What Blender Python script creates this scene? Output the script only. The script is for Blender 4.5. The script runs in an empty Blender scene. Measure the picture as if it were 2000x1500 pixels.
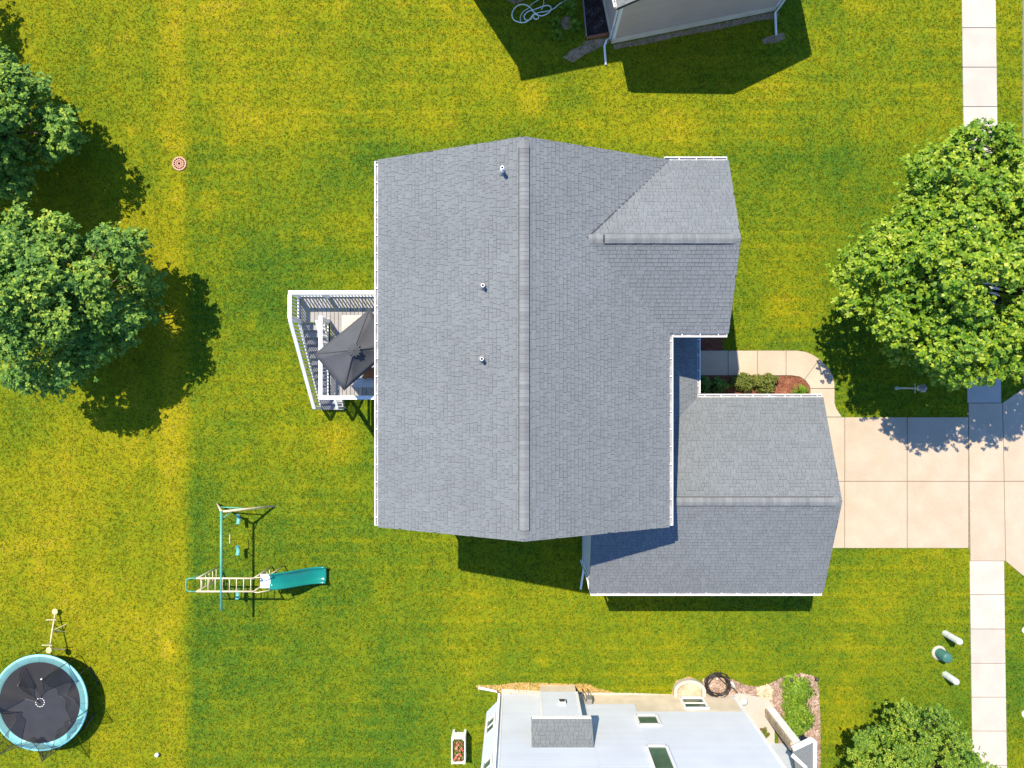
import bpy, math, random
import numpy as np
from mathutils import Vector, Matrix

random.seed(7)
rng = np.random.default_rng(7)
scene = bpy.context.scene
col = scene.collection
R = math.radians

# ------------------------------------------------------------------ camera
H = 27.0                 # flying height of the camera over the lawn, metres
F = 1333.0               # focal length in photograph pixels (2000 px wide)
S = F / H                # photograph pixels per metre on the lawn
U0, V0 = 1015.0, 755.0   # point straight below the camera
cam = bpy.data.cameras.new('camera')
cam.sensor_width = 36.0
cam.lens = F / 2000 * 36.0
cam.shift_x = -(U0 - 1000) / 2000
cam.shift_y = (V0 - 750) / 2000
cam.clip_end = 1500
camo = bpy.data.objects.new('camera', cam)
col.objects.link(camo)
camo.location = (0, 0, H)
scene.camera = camo

# ------------------------------------------------------------------ light
SUN = Vector((-0.315, 0.479, 1.0)).normalized()      # towards the sun
elev = math.asin(SUN.z)
world = bpy.data.worlds.new('World')
scene.world = world
world.use_nodes = True
wn = world.node_tree.nodes
bg = wn['Background']
sky = wn.new('ShaderNodeTexSky')
sky.sky_type = 'NISHITA'
sky.sun_disc = False
sky.sun_elevation = elev
sky.sun_rotation = math.atan2(SUN.x, SUN.y)
world.node_tree.links.new(sky.outputs[0], bg.inputs[0])
sky.dust_density = 0.0
sky.ozone_density = 8.0
bg.inputs[1].default_value = 0.15
sun = bpy.data.lights.new('sun', 'SUN')
sun.energy = 5.0
sun.angle = R(0.5)
sun.color = (1.0, 0.83, 0.60)
suno = bpy.data.objects.new('sun', sun)
col.objects.link(suno)
suno.rotation_euler = SUN.to_track_quat('Z', 'Y').to_euler()
suno.location = (-10, 15, 40)
scene.view_settings.view_transform = 'Standard'
scene.view_settings.look = 'None'
scene.view_settings.exposure = 0.85
scene.view_settings.gamma = 1.0


# ------------------------------------------------------------------ helpers
def X(u): return (u - U0) / S
def Y(v): return (V0 - v) / S
def P(u, v, z=0.0):                     # plan point (ground pixels) -> world
    return Vector((X(u), Y(v), z))
def G(u, v, z=0.0):                     # seen at pixel (u, v) at height z -> world
    k = (H - z) / F
    return Vector(((u - U0) * k, (V0 - v) * k, z))

WL = {}

class MB:
    def __init__(s):
        s.v = []; s.f = []
    def add(s, vs, fs):
        o = len(s.v)
        s.v += [tuple(p) for p in vs]
        s.f += [tuple(i + o for i in f) for f in fs]
        return s
    def box(s, x0, x1, y0, y1, z0, z1):
        if x0 > x1: x0, x1 = x1, x0
        if y0 > y1: y0, y1 = y1, y0
        return s.add([(x0,y0,z0),(x1,y0,z0),(x1,y1,z0),(x0,y1,z0),(x0,y0,z1),(x1,y0,z1),(x1,y1,z1),(x0,y1,z1)],
                     [(0,3,2,1),(4,5,6,7),(0,1,5,4),(1,2,6,5),(2,3,7,6),(3,0,4,7)])
    def beam(s, a, b, w, h, up=(0,0,1)):
        a = Vector(a); b = Vector(b); d = (b - a).normalized()
        up = Vector(up)
        if abs(d.dot(up)) > 0.98: up = Vector((0,1,0))
        sd = d.cross(up).normalized(); u = sd.cross(d).normalized()
        vs = []
        for p in (a, b):
            for i, j in ((-1,-1),(1,-1),(1,1),(-1,1)):
                vs.append(p + sd*(i*w/2) + u*(j*h/2))
        return s.add(vs, [(0,1,2,3),(7,6,5,4),(0,4,5,1),(1,5,6,2),(2,6,7,3),(3,7,4,0)])
    def tube(s, pts, r, n=8, closed=False, cap=True):
        pts = [Vector(p) for p in pts]
        N = len(pts)
        rr = r if isinstance(r, (list, tuple)) else [r]*N
        vs = []; fs = []
        ref = Vector((0.13, 0.27, 0.95)).normalized()
        for i, p in enumerate(pts):
            if closed: d = pts[(i+1) % N] - pts[i-1]
            else: d = pts[min(i+1, N-1)] - pts[max(i-1, 0)]
            d.normalize()
            rf = ref if abs(d.dot(ref)) < 0.95 else Vector((1,0,0))
            a = d.cross(rf).normalized(); b = d.cross(a)
            for k in range(n):
                t = 2*math.pi*k/n
                vs.append(p + (a*math.cos(t) + b*math.sin(t))*rr[i])
        M = N if closed else N-1
        for i in range(M):
            j = (i+1) % N
            for k in range(n):
                l = (k+1) % n
                fs.append((i*n+k, i*n+l, j*n+l, j*n+k))
        if cap and not closed:
            fs.append(tuple(range(n-1, -1, -1)))
            fs.append(tuple((N-1)*n + k for k in range(n)))
        return s.add(vs, fs)
    def lathe(s, prof, c=(0,0,0), n=20):
        vs = []; fs = []
        for r, z in prof:
            for k in range(n):
                t = 2*math.pi*k/n
                vs.append((c[0]+r*math.cos(t), c[1]+r*math.sin(t), c[2]+z))
        for i in range(len(prof)-1):
            for k in range(n):
                l = (k+1) % n
                fs.append((i*n+k, i*n+l, (i+1)*n+l, (i+1)*n+k))
        return s.add(vs, fs)
    def prism(s, poly, z0, z1):
        n = len(poly)
        vs = [(p[0],p[1],z0) for p in poly] + [(p[0],p[1],z1) for p in poly]
        fs = [tuple(range(n-1,-1,-1)), tuple(range(n, 2*n))]
        for i in range(n):
            j = (i+1) % n
            fs.append((i, j, n+j, n+i))
        return s.add(vs, fs)
    def mesh(s, name, mat, smooth=False, off=None):
        me = bpy.data.meshes.new(name)
        v = s.v
        if off is not None:
            v = [(a-off[0], b-off[1], c-off[2]) for a, b, c in v]
        me.from_pydata(v, [], s.f)
        if mat: me.materials.append(mat)
        if smooth:
            me.polygons.foreach_set('use_smooth', [True]*len(me.polygons))
        me.update()
        return me
    def build(s, name, mat, parent=None, smooth=False, bevel=0, origin=None):
        off = WL[parent] if parent else (Vector(origin) if origin is not None else Vector((0,0,0)))
        o = bpy.data.objects.new(name, s.mesh(name, mat, smooth, off))
        col.objects.link(o)
        if parent: o.parent = parent
        else: o.location = off
        WL[o] = Vector(off)
        if bevel:
            m = o.modifiers.new('bevel', 'BEVEL'); m.width = bevel; m.segments = 2; m.limit_method = 'ANGLE'
        return o

def place(name, me, parent, loc, rot=None):
    """one more piece that shares mesh data; loc in world coordinates"""
    o = bpy.data.objects.new(name, me)
    col.objects.link(o); o.parent = parent
    o.location = Vector(loc) - WL[parent]
    if rot is not None: o.rotation_euler = rot
    WL[o] = Vector(loc)
    return o

def thing(name, label, cat, loc=(0,0,0), group=None):
    o = bpy.data.objects.new(name, None)
    o.empty_display_size = 0.3
    col.objects.link(o); o.location = loc; WL[o] = Vector(loc)
    o['label'] = label; o['category'] = cat
    if group: o['group'] = group
    return o

def tag(o, label, cat, group=None):
    o['label'] = label; o['category'] = cat
    if group: o['group'] = group
    return o

def struct(name, loc=(0,0,0)):
    o = bpy.data.objects.new(name, None)
    o.empty_display_size = 0.3
    col.objects.link(o); o.location = loc; WL[o] = Vector(loc)
    o['kind'] = 'structure'
    return o

# ------------------------------------------------------------------ materials
def nmat(name):
    m = bpy.data.materials.new(name); m.use_nodes = True
    nt = m.node_tree
    return m, nt, nt.nodes['Principled BSDF'], nt.nodes.new, nt.links.new

def plain(name, rgb, rough=0.7, var=0.12, scale=6.0, bump=0.0, spec=0.3, metal=0.0, fine=0.0, fscale=60.0, isl=0.0, tint=None):
    m, nt, b, N, L = nmat(name)
    b.inputs['Roughness'].default_value = rough
    b.inputs['Specular IOR Level'].default_value = spec
    b.inputs['Metallic'].default_value = metal
    geo = N('ShaderNodeNewGeometry')
    no = N('ShaderNodeTexNoise'); no.inputs['Scale'].default_value = scale; no.inputs['Detail'].default_value = 6
    L(geo.outputs['Position'], no.inputs['Vector'])
    val = N('ShaderNodeMapRange'); val.inputs[1].default_value = 0.3; val.inputs[2].default_value = 0.7
    val.inputs[3].default_value = 1-var; val.inputs[4].default_value = 1+var
    L(no.outputs[0], val.inputs[0])
    cur = val.outputs[0]
    if fine:
        n2 = N('ShaderNodeTexNoise'); n2.inputs['Scale'].default_value = fscale; n2.inputs['Detail'].default_value = 3
        L(geo.outputs['Position'], n2.inputs['Vector'])
        v2 = N('ShaderNodeMapRange'); v2.inputs[1].default_value = 0.3; v2.inputs[2].default_value = 0.7
        v2.inputs[3].default_value = 1-fine; v2.inputs[4].default_value = 1+fine
        L(n2.outputs[0], v2.inputs[0])
        mu = N('ShaderNodeMath'); mu.operation = 'MULTIPLY'; L(cur, mu.inputs[0]); L(v2.outputs[0], mu.inputs[1]); cur = mu.outputs[0]
    if isl:
        oi = N('ShaderNodeObjectInfo')
        ad = N('ShaderNodeMath'); ad.operation = 'ADD'; L(geo.outputs['Random Per Island'], ad.inputs[0]); L(oi.outputs['Random'], ad.inputs[1])
        fr = N('ShaderNodeMath'); fr.operation = 'FRACT'; L(ad.outputs[0], fr.inputs[0])
        v3 = N('ShaderNodeMapRange'); v3.inputs[3].default_value = 1-isl; v3.inputs[4].default_value = 1+isl
        L(fr.outputs[0], v3.inputs[0])
        mu = N('ShaderNodeMath'); mu.operation = 'MULTIPLY'; L(cur, mu.inputs[0]); L(v3.outputs[0], mu.inputs[1]); cur = mu.outputs[0]
    base = N('ShaderNodeRGB'); base.outputs[0].default_value = (*rgb, 1)
    src = base.outputs[0]
    if tint:
        n4 = N('ShaderNodeTexNoise'); n4.inputs['Scale'].default_value = tint[1]; n4.inputs['Detail'].default_value = 5
        L(geo.outputs['Position'], n4.inputs['Vector'])
        v4 = N('ShaderNodeMapRange'); v4.inputs[1].default_value = 0.42; v4.inputs[2].default_value = 0.62
        L(n4.outputs[0], v4.inputs[0])
        mx = N('ShaderNodeMix'); mx.data_type = 'RGBA'
        L(v4.outputs[0], mx.inputs[0]); L(src, mx.inputs[6]); mx.inputs[7].default_value = (*tint[0], 1); src = mx.outputs[2]
    vm = N('ShaderNodeVectorMath'); vm.operation = 'SCALE'; L(src, vm.inputs[0]); L(cur, vm.inputs['Scale'])
    L(vm.outputs[0], b.inputs['Base Color'])
    if bump:
        bu = N('ShaderNodeBump'); bu.inputs['Strength'].default_value = 0.6; bu.inputs['Distance'].default_value = bump
        nb = N('ShaderNodeTexNoise'); nb.inputs['Scale'].default_value = fscale; nb.inputs['Detail'].default_value = 4
        L(geo.outputs['Position'], nb.inputs['Vector']); L(nb.outputs[0], bu.inputs['Height']); L(bu.outputs[0], b.inputs['Normal'])
    return m

def rampmat(name, stops, scale, rough=0.8, isl=True, transl=0.0):
    """colour drawn per loose piece (island), shifted by a slow noise in the place"""
    m, nt, b, N, L = nmat(name)
    b.inputs['Roughness'].default_value = rough
    b.inputs['Specular IOR Level'].default_value = 0.25
    geo = N('ShaderNodeNewGeometry')
    no = N('ShaderNodeTexNoise'); no.inputs['Scale'].default_value = scale; no.inputs['Detail'].default_value = 4
    L(geo.outputs['Position'], no.inputs['Vector'])
    mr = N('ShaderNodeMapRange'); mr.inputs[1].default_value = 0.3; mr.inputs[2].default_value = 0.7; L(no.outputs[0], mr.inputs[0])
    mx = N('ShaderNodeMix'); mx.inputs[0].default_value = 0.62 if isl else 0.0
    L(mr.outputs[0], mx.inputs[2]); L(geo.outputs['Random Per Island'], mx.inputs[3])
    cr = N('ShaderNodeValToRGB')
    el = cr.color_ramp.elements
    el[0].position = stops[0][0]; el[0].color = (*stops[0][1], 1)
    el[1].position = stops[-1][0]; el[1].color = (*stops[-1][1], 1)
    for p, c in stops[1:-1]:
        e = el.new(p); e.color = (*c, 1)
    L(mx.outputs[0], cr.inputs[0]); L(cr.outputs[0], b.inputs['Base Color'])
    if transl:
        tr = N('ShaderNodeBsdfTranslucent'); L(cr.outputs[0], tr.inputs[0])
        ms = N('ShaderNodeMixShader'); ms.inputs[0].default_value = transl
        out = nt.nodes['Material Output']
        L(b.outputs[0], ms.inputs[1]); L(tr.outputs[0], ms.inputs[2]); L(ms.outputs[0], out.inputs[0])
    return m

def lawn_colour(nt, blades):
    """lawn colour from the place itself: thick green, yellowed and dry patches, mowing passes, two owners' halves"""
    N, L = nt.nodes.new, nt.links.new
    geo = N('ShaderNodeNewGeometry')
    pos = geo.outputs['Position']
    def noise(scale, det, rough=0.55, off=0.0, vec=None):
        n = N('ShaderNodeTexNoise'); n.inputs['Scale'].default_value = scale; n.inputs['Detail'].default_value = det; n.inputs['Roughness'].default_value = rough
        a = N('ShaderNodeVectorMath'); a.operation = 'ADD'; L(vec or pos, a.inputs[0]); a.inputs[1].default_value = (off, off*1.7, off*0.3)
        L(a.outputs[0], n.inputs['Vector']); return n.outputs[0]
    def rng_(v, a, b, c, d, smooth=False):
        m = N('ShaderNodeMapRange'); L(v, m.inputs[0])
        if smooth: m.interpolation_type = 'SMOOTHSTEP'
        for i, q in enumerate((a,b,c,d)): m.inputs[i+1].default_value = q
        return m.outputs[0]
    def math_(op, a, b):
        m = N('ShaderNodeMath'); m.operation = op
        for i, q in enumerate((a, b)):
            if isinstance(q, (int, float)): m.inputs[i].default_value = q
            else: L(q, m.inputs[i])
        return m.outputs[0]
    sep = N('ShaderNodeSeparateXYZ'); L(pos, sep.inputs[0])
    x, y = sep.outputs[0], sep.outputs[1]
    big = rng_(noise(0.16, 3, 0.5, 3.0), 0.35, 0.65, -1, 1)
    mid = rng_(noise(0.75, 4, 0.6, 11.0), 0.32, 0.68, -1, 1)
    sml = rng_(noise(4.5, 4, 0.65, 27.0), 0.3, 0.7, -1, 1)
    fin = rng_(noise(22.0, 2, 0.6, 41.0), 0.3, 0.7, -1, 1)
    t = math_('ADD', math_('MULTIPLY', big, 0.09), math_('MULTIPLY', mid, 0.06))
    t = math_('ADD', t, math_('MULTIPLY', sml, 0.05))
    t = math_('ADD', t, math_('MULTIPLY', fin, 0.15))
    dry = rng_(noise(0.55, 4, 0.6, 91.0), 0.56, 0.74, 0, 1, True)
    t = math_('ADD', t, math_('MULTIPLY', dry, 0.15))
    # the neighbour's half to the west is drier; the strip between is a mowing edge
    wob = math_('MULTIPLY', math_('SUBTRACT', noise(0.5, 2), 0.5), 0.35)
    xs = math_('ADD', x, wob)
    west = rng_(xs, X(370)-0.4, X(362)+0.6, 1, 0, True)
    north = rng_(y, Y(310), Y(240), 0, 1, True)
    t = math_('ADD', t, math_('MULTIPLY', west, 0.13))
    t = math_('ADD', t, math_('MULTIPLY', math_('MULTIPLY', north, math_('SUBTRACT', 1.0, west)), 0.09))
    # mower passes: east-west passes on the east half, north-south on the west
    st = math_('SINE', math_('MULTIPLY', math_('ADD', y, math_('MULTIPLY', wob, 0.4)), 2*math.pi/1.05), 0)
    sv = math_('SINE', math_('MULTIPLY', math_('ADD', x, math_('MULTIPLY', wob, 0.5)), 2*math.pi/1.3), 0)
    fade = rng_(noise(0.22, 2, 0.5, 77.0), 0.38, 0.62, 0, 1)
    t = math_('ADD', t, math_('MULTIPLY', math_('MULTIPLY', st, 0.022), math_('MULTIPLY', math_('SUBTRACT', 1.0, west), fade)))
    t = math_('ADD', t, math_('MULTIPLY', math_('MULTIPLY', sv, 0.022), math_('MULTIPLY', west, fade)))
    strip = rng_(xs, X(290), X(345), 0, 1, True)
    t = math_('ADD', t, math_('MULTIPLY', math_('MULTIPLY', strip, west), 0.09))
    dk = rng_(math_('ABSOLUTE', math_('SUBTRACT', xs, X(376)), 0), 0.10, 0.45, 1, 0, True)
    t = math_('SUBTRACT', t, math_('MULTIPLY', dk, 0.06))
    # narrow wheel tracks of the mower
    tr_ = math_('POWER', math_('ABSOLUTE', math_('SINE', math_('MULTIPLY', math_('ADD', y, math_('MULTIPLY', wob, 0.25)), math.pi/0.53), 0), 0), 9.0)
    brk = rng_(noise(0.30, 3, 0.6, 55.0), 0.42, 0.6, 0, 1)
    t = math_('ADD', t, math_('MULTIPLY', math_('MULTIPLY', tr_, brk), math_('MULTIPLY', math_('SUBTRACT', 1.0, west), 0.09)))
    for (u_, v_, r_, k_) in ((660,858,1.3,0.20), (692,432,1.7,0.17), (690,560,1.0,0.08), (1525,600,1.1,0.16), (400,400,0.8,0.14), (1040,195,1.0,0.18), (1330,255,1.6,0.12), (560,1195,1.2,0.10), (470,1060,0.7,0.10), (1725,1000,0.6,0.0), (1690,255,0.9,0.12)):
        vd = N('ShaderNodeVectorMath'); vd.operation = 'DISTANCE'; L(pos, vd.inputs[0]); vd.inputs[1].default_value = (X(u_), Y(v_), 0)
        sp = rng_(math_('ADD', vd.outputs['Value'], math_('MULTIPLY', mid, 0.35)), r_, 0.1*r_, 0, 1, True)
        t = math_('ADD', t, math_('MULTIPLY', sp, k_))
    t = math_('ADD', t, 0.385)
    if blades:
        r = geo.outputs['Random Per Island']
        t = math_('ADD', t, math_('MULTIPLY', math_('SUBTRACT', r, 0.5), 0.74))
    cr = N('ShaderNodeValToRGB'); L(t, cr.inputs[0])
    stops = [(0.0, (0.010,0.056,0.013)), (0.25, (0.042,0.110,0.011)), (0.48, (0.128,0.172,0.007)), (0.68, (0.225,0.217,0.006)), (0.86, (0.335,0.280,0.012)), (1.0, (0.56,0.46,0.13))]
    el = cr.color_ramp.elements
    el[0].position, el[0].color = stops[0][0], (*stops[0][1], 1)
    el[1].position, el[1].color = stops[-1][0], (*stops[-1][1], 1)
    for p, c in stops[1:-1]: el.new(p).color = (*c, 1)
    return cr.outputs[0]

def make_lawn(name, blades):
    m, nt, b, N, L = nmat(name)
    b.inputs['Roughness'].default_value = 0.85
    b.inputs['Specular IOR Level'].default_value = 0.04
    c = lawn_colour(nt, blades)
    L(c, b.inputs['Base Color'])
    if blades:
        tr = N('ShaderNodeBsdfTranslucent'); L(c, tr.inputs[0])
        ms = N('ShaderNodeMixShader'); ms.inputs[0].default_value = 0.25
        L(b.outputs[0], ms.inputs[1]); L(tr.outputs[0], ms.inputs[2]); L(ms.outputs[0], nt.nodes['Material Output'].inputs[0])
    return m

M = {}
M['lawn'] = make_lawn('lawn_turf', False)
M['blade'] = make_lawn('grass_blades', True)
M['concrete'] = plain('concrete', (0.41,0.362,0.300), 0.85, 0.045, 1.6, 0.002, 0.2, fine=0.10, fscale=30, isl=0.04, tint=((0.385,0.335,0.27),0.9))
M['concrete_pale'] = plain('concrete_pale', (0.40,0.388,0.365), 0.85, 0.07, 1.4, 0.002, 0.2, fine=0.05, fscale=45, isl=0.05)
M['joint'] = plain('joint_sand', (0.19,0.16,0.13), 0.95, 0.2, 8)
M['shingle'] = plain('shingle', (0.137,0.161,0.184), 0.88, 0.06, 0.5, 0.003, 0.25, fine=0.20, fscale=32, isl=0.045)
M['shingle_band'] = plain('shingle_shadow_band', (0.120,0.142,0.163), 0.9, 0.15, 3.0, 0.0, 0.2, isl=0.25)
M['cap'] = plain('ridge_cap', (0.150,0.170,0.188), 0.88, 0.10, 2.0, 0.003, 0.25, fine=0.16, fscale=38, isl=0.13)
M['felt'] = plain('roof_felt', (0.045,0.05,0.058), 0.9, 0.1)
M['white'] = plain('white_paint', (0.72,0.76,0.80), 0.45, 0.05, 2.5, 0, 0.4, fine=0.03)
M['vinyl'] = plain('white_siding', (0.48,0.545,0.645), 0.5, 0.04, 1.2, 0, 0.35, fine=0.03, isl=0.02)
M['blue_siding'] = plain('pale_grey_siding', (0.40,0.44,0.46), 0.55, 0.05, 1.2, 0, 0.35, isl=0.03)
M['grey_siding'] = plain('grey_siding', (0.45,0.375,0.335), 0.6, 0.06, 1.2, 0, 0.3, isl=0.04)
M['foundation'] = plain('foundation', (0.62,0.56,0.46), 0.9, 0.12, 2.0, 0.003, 0.2, fine=0.1)
M['deck'] = plain('grey_deck_board', (0.27,0.275,0.30), 0.75, 0.10, 3.0, 0.002, 0.25, isl=0.10, fine=0.08)
M['deckframe'] = plain('deck_framing', (0.20,0.17,0.13), 0.8, 0.15, 4.0)
M['canvas'] = plain('charcoal_canvas', (0.070,0.078,0.095), 0.85, 0.08, 2.0, 0.001, 0.2, fine=0.06)
M['darkmetal'] = plain('dark_metal', (0.035,0.037,0.04), 0.45, 0.1, 6, 0, 0.5)
M['pipe'] = plain('pipe_grey', (0.22,0.23,0.24), 0.5, 0.1, 6)
M['gutter_grey'] = plain('gutter_bed', (0.30,0.31,0.33), 0.95, 0.3, 4.0, 0, 0.1, fine=0.3)
M['black'] = plain('hole_dark', (0.008,0.008,0.009), 0.9, 0.0)  # near-black colour standing in for the shade inside openings
M['cream'] = plain('cream_rug', (0.62,0.54,0.45), 0.95, 0.08, 4, 0.001, 0.1, fine=0.10, fscale=30)
M['rugstripe'] = plain('rug_stripe', (0.52,0.30,0.22), 0.95, 0.12, 6)
M['brownwood'] = plain('brown_wood', (0.22,0.085,0.03), 0.5, 0.2, 8)
M['greyslat'] = plain('grey_slat', (0.42,0.45,0.48), 0.6, 0.1, 5, isl=0.1)
M['mulch_base'] = plain('mulch_soil', (0.085,0.042,0.026), 0.95, 0.3, 5.0, 0.01, 0.1, fine=0.3)
M['mulch'] = rampmat('mulch_chips', [(0.0,(0.035,0.014,0.010)),(0.5,(0.17,0.065,0.038)),(0.85,(0.26,0.12,0.08)),(1,(0.4,0.24,0.18))], 3.0, 0.9)
M['darkmulch_base'] = plain('dark_mulch_soil', (0.028,0.022,0.022), 0.95, 0.3, 5.0, 0.01, 0.1, fine=0.3)
M['darkmulch'] = rampmat('dark_mulch_chips', [(0.0,(0.01,0.008,0.008)),(0.7,(0.06,0.045,0.045)),(1,(0.28,0.25,0.25))], 3.0, 0.9)
M['soil'] = plain('bare_soil', (0.36,0.25,0.17), 0.95, 0.3, 4.0, 0.01, 0.1, fine=0.25)
M['straw'] = rampmat('dry_grass', [(0.0,(0.20,0.13,0.02)),(0.5,(0.36,0.25,0.07)),(1,(0.5,0.4,0.2))], 2.0, 0.9)
M['pebble'] = rampmat('pebbles', [(0.0,(0.10,0.07,0.055)),(0.4,(0.25,0.18,0.15)),(0.8,(0.40,0.32,0.28)),(1,(0.66,0.62,0.58))], 2.0, 0.8)
M['palegravel'] = rampmat('pale_gravel', [(0.0,(0.2,0.16,0.11)),(0.5,(0.44,0.37,0.26)),(1,(0.66,0.6,0.5))], 2.0, 0.85)
M['crumb'] = rampmat('soil_crumbs', [(0.0,(0.2,0.13,0.08)),(0.6,(0.42,0.30,0.2)),(1,(0.6,0.48,0.36))], 2.0, 0.9)
M['pebble_base'] = plain('gravel_base', (0.21,0.15,0.12), 0.95, 0.25, 6.0, 0.01, 0.1, fine=0.3)
M['bark'] = plain('bark', (0.12,0.095,0.07), 0.95, 0.3, 9.0, 0.02, 0.1, fine=0.3, fscale=25)
M['leaf_teal'] = rampmat('leaves_blue_green', [(0.0,(0.022,0.100,0.030)),(0.40,(0.085,0.215,0.036)),(0.75,(0.24,0.38,0.045)),(1,(0.46,0.56,0.09))], 0.9, 0.6, transl=0.25)
M['leaf_lime'] = rampmat('leaves_lime', [(0.0,(0.028,0.115,0.014)),(0.42,(0.115,0.245,0.016)),(0.78,(0.29,0.40,0.022)),(1,(0.54,0.56,0.12))], 0.8, 0.42, transl=0.25)
M['leaf_olive'] = rampmat('leaves_olive', [(0.0,(0.025,0.09,0.018)),(0.45,(0.10,0.21,0.020)),(0.8,(0.26,0.36,0.03)),(1,(0.44,0.46,0.08))], 0.9, 0.5, transl=0.22)
M['leaf_bush'] = rampmat('leaves_bush', [(0.0,(0.04,0.07,0.015)),(0.5,(0.11,0.15,0.025)),(0.9,(0.21,0.24,0.05)),(1,(0.40,0.30,0.16))], 3.0, 0.6, transl=0.2)
M['leaf_hosta'] = rampmat('leaves_hosta', [(0.0,(0.05,0.12,0.008)),(0.5,(0.13,0.25,0.015)),(1,(0.28,0.38,0.05))], 3.0, 0.55, transl=0.25)
M['turquoise'] = plain('turquoise_pad', (0.22,0.60,0.66), 0.5, 0.07, 4.0, 0, 0.4, fine=0.03, isl=0.04)
M['green_steel'] = plain('green_steel', (0.085,0.34,0.27), 0.4, 0.10, 4.0, 0, 0.45)
M['tan_steel'] = plain('tan_steel', (0.60,0.52,0.38), 0.5, 0.10, 4.0, 0, 0.4)
M['slide'] = plain('slide_plastic', (0.006,0.20,0.185), 0.25, 0.08, 2.0, 0, 0.5)
M['seatgreen'] = plain('swing_seat', (0.10,0.36,0.34), 0.4, 0.1, 5)
M['chain'] = plain('chain', (0.10,0.12,0.10), 0.5, 0.1, 5)
M['mat'] = plain('jump_mat', (0.026,0.031,0.044), 0.8, 0.12, 2.5, 0, 0.3, fine=0.12)
M['seat_cream'] = plain('cream_plastic', (0.55,0.52,0.25), 0.45, 0.08, 5)
M['utility_white'] = plain('utility_white', (0.48,0.55,0.55), 0.5, 0.08, 3)
M['utility_green'] = plain('utility_green', (0.045,0.15,0.14), 0.45, 0.15, 3)
M['terracotta'] = plain('grate_iron', (0.45,0.27,0.20), 0.7, 0.15, 9)
M['hose_pale'] = plain('hose_pale', (0.72,0.88,0.82), 0.4, 0.06, 6)
M['hose_black'] = plain('hose_black', (0.02,0.02,0.024), 0.4, 0.1, 6)
M['brick'] = plain('brick', (0.33,0.13,0.08), 0.9, 0.2, 7, isl=0.15)
M['glass'] = plain('window_glass', (0.05,0.10,0.085), 0.05, 0.3, 1.5, 0, 0.8)  # green-grey of the reflections is put into the base colour
M['asphalt'] = plain('asphalt', (0.05,0.05,0.052), 0.9, 0.15, 3, 0.004)
M['flower'] = rampmat('flowers', [(0.0,(0.45,0.05,0.04)),(0.5,(0.55,0.12,0.10)),(0.8,(0.6,0.35,0.3)),(1,(0.7,0.66,0.5))], 6.0, 0.7)
M['stone'] = plain('stone_veneer', (0.36,0.31,0.24), 0.9, 0.2, 6, 0.01, isl=0.2, fine=0.2, fscale=30)

# translucent black netting
m, nt, b, N, L = nmat('netting')
b.inputs['Base Color'].default_value = (0.02,0.02,0.022,1); b.inputs['Roughness'].default_value = 0.8
tr = N('ShaderNodeBsdfTransparent'); ms = N('ShaderNodeMixShader'); ms.inputs[0].default_value = 0.38
L(tr.outputs[0], ms.inputs[1]); L(b.outputs[0], ms.inputs[2]); L(ms.outputs[0], nt.nodes['Material Output'].inputs[0])
M['net'] = m

# ------------------------------------------------------------------ numpy scatter helpers
def np_mesh(name, verts, faces_tri, mat, parent=None, smooth=False, origin=(0,0,0)):
    me = bpy.data.meshes.new(name)
    off = WL[parent] if parent else Vector(origin)
    v = np.asarray(verts, dtype=np.float32).reshape(-1,3) - np.array(off, dtype=np.float32)
    f = np.asarray(faces_tri, dtype=np.int32).reshape(-1,3)
    me.vertices.add(len(v)); me.vertices.foreach_set('co', v.ravel())
    me.loops.add(f.size); me.loops.foreach_set('vertex_index', f.ravel())
    me.polygons.add(len(f))
    me.polygons.foreach_set('loop_start', np.arange(0, f.size, 3, dtype=np.int32))
    me.polygons.foreach_set('loop_total', np.full(len(f), 3, dtype=np.int32))
    me.update(calc_edges=True); me.validate()
    me.materials.append(mat)
    o = bpy.data.objects.new(name, me); col.objects.link(o)
    if parent: o.parent = parent
    else: o.location = off
    WL[o] = Vector(off)
    return o

def in_poly(px, py, poly):
    inside = np.zeros(len(px), dtype=bool)
    n = len(poly)
    for i in range(n):
        x1, y1 = poly[i][0], poly[i][1]; x2, y2 = poly[(i+1) % n][0], poly[(i+1) % n][1]
        if y1 == y2: continue
        c = ((y1 > py) != (y2 > py)) & (px < (x2-x1)*(py-y1)/(y2-y1) + x1)
        inside ^= c
    return inside

def points_in(poly, n):
    a = np.array([(p[0], p[1]) for p in poly])
    lo, hi = a.min(0), a.max(0)
    pts = np.zeros((0,2))
    while len(pts) < n:
        q = rng.uniform(lo, hi, (n*2, 2))
        q = q[in_poly(q[:,0], q[:,1], poly)]
        pts = np.vstack([pts, q])
    return pts[:n]

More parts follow.
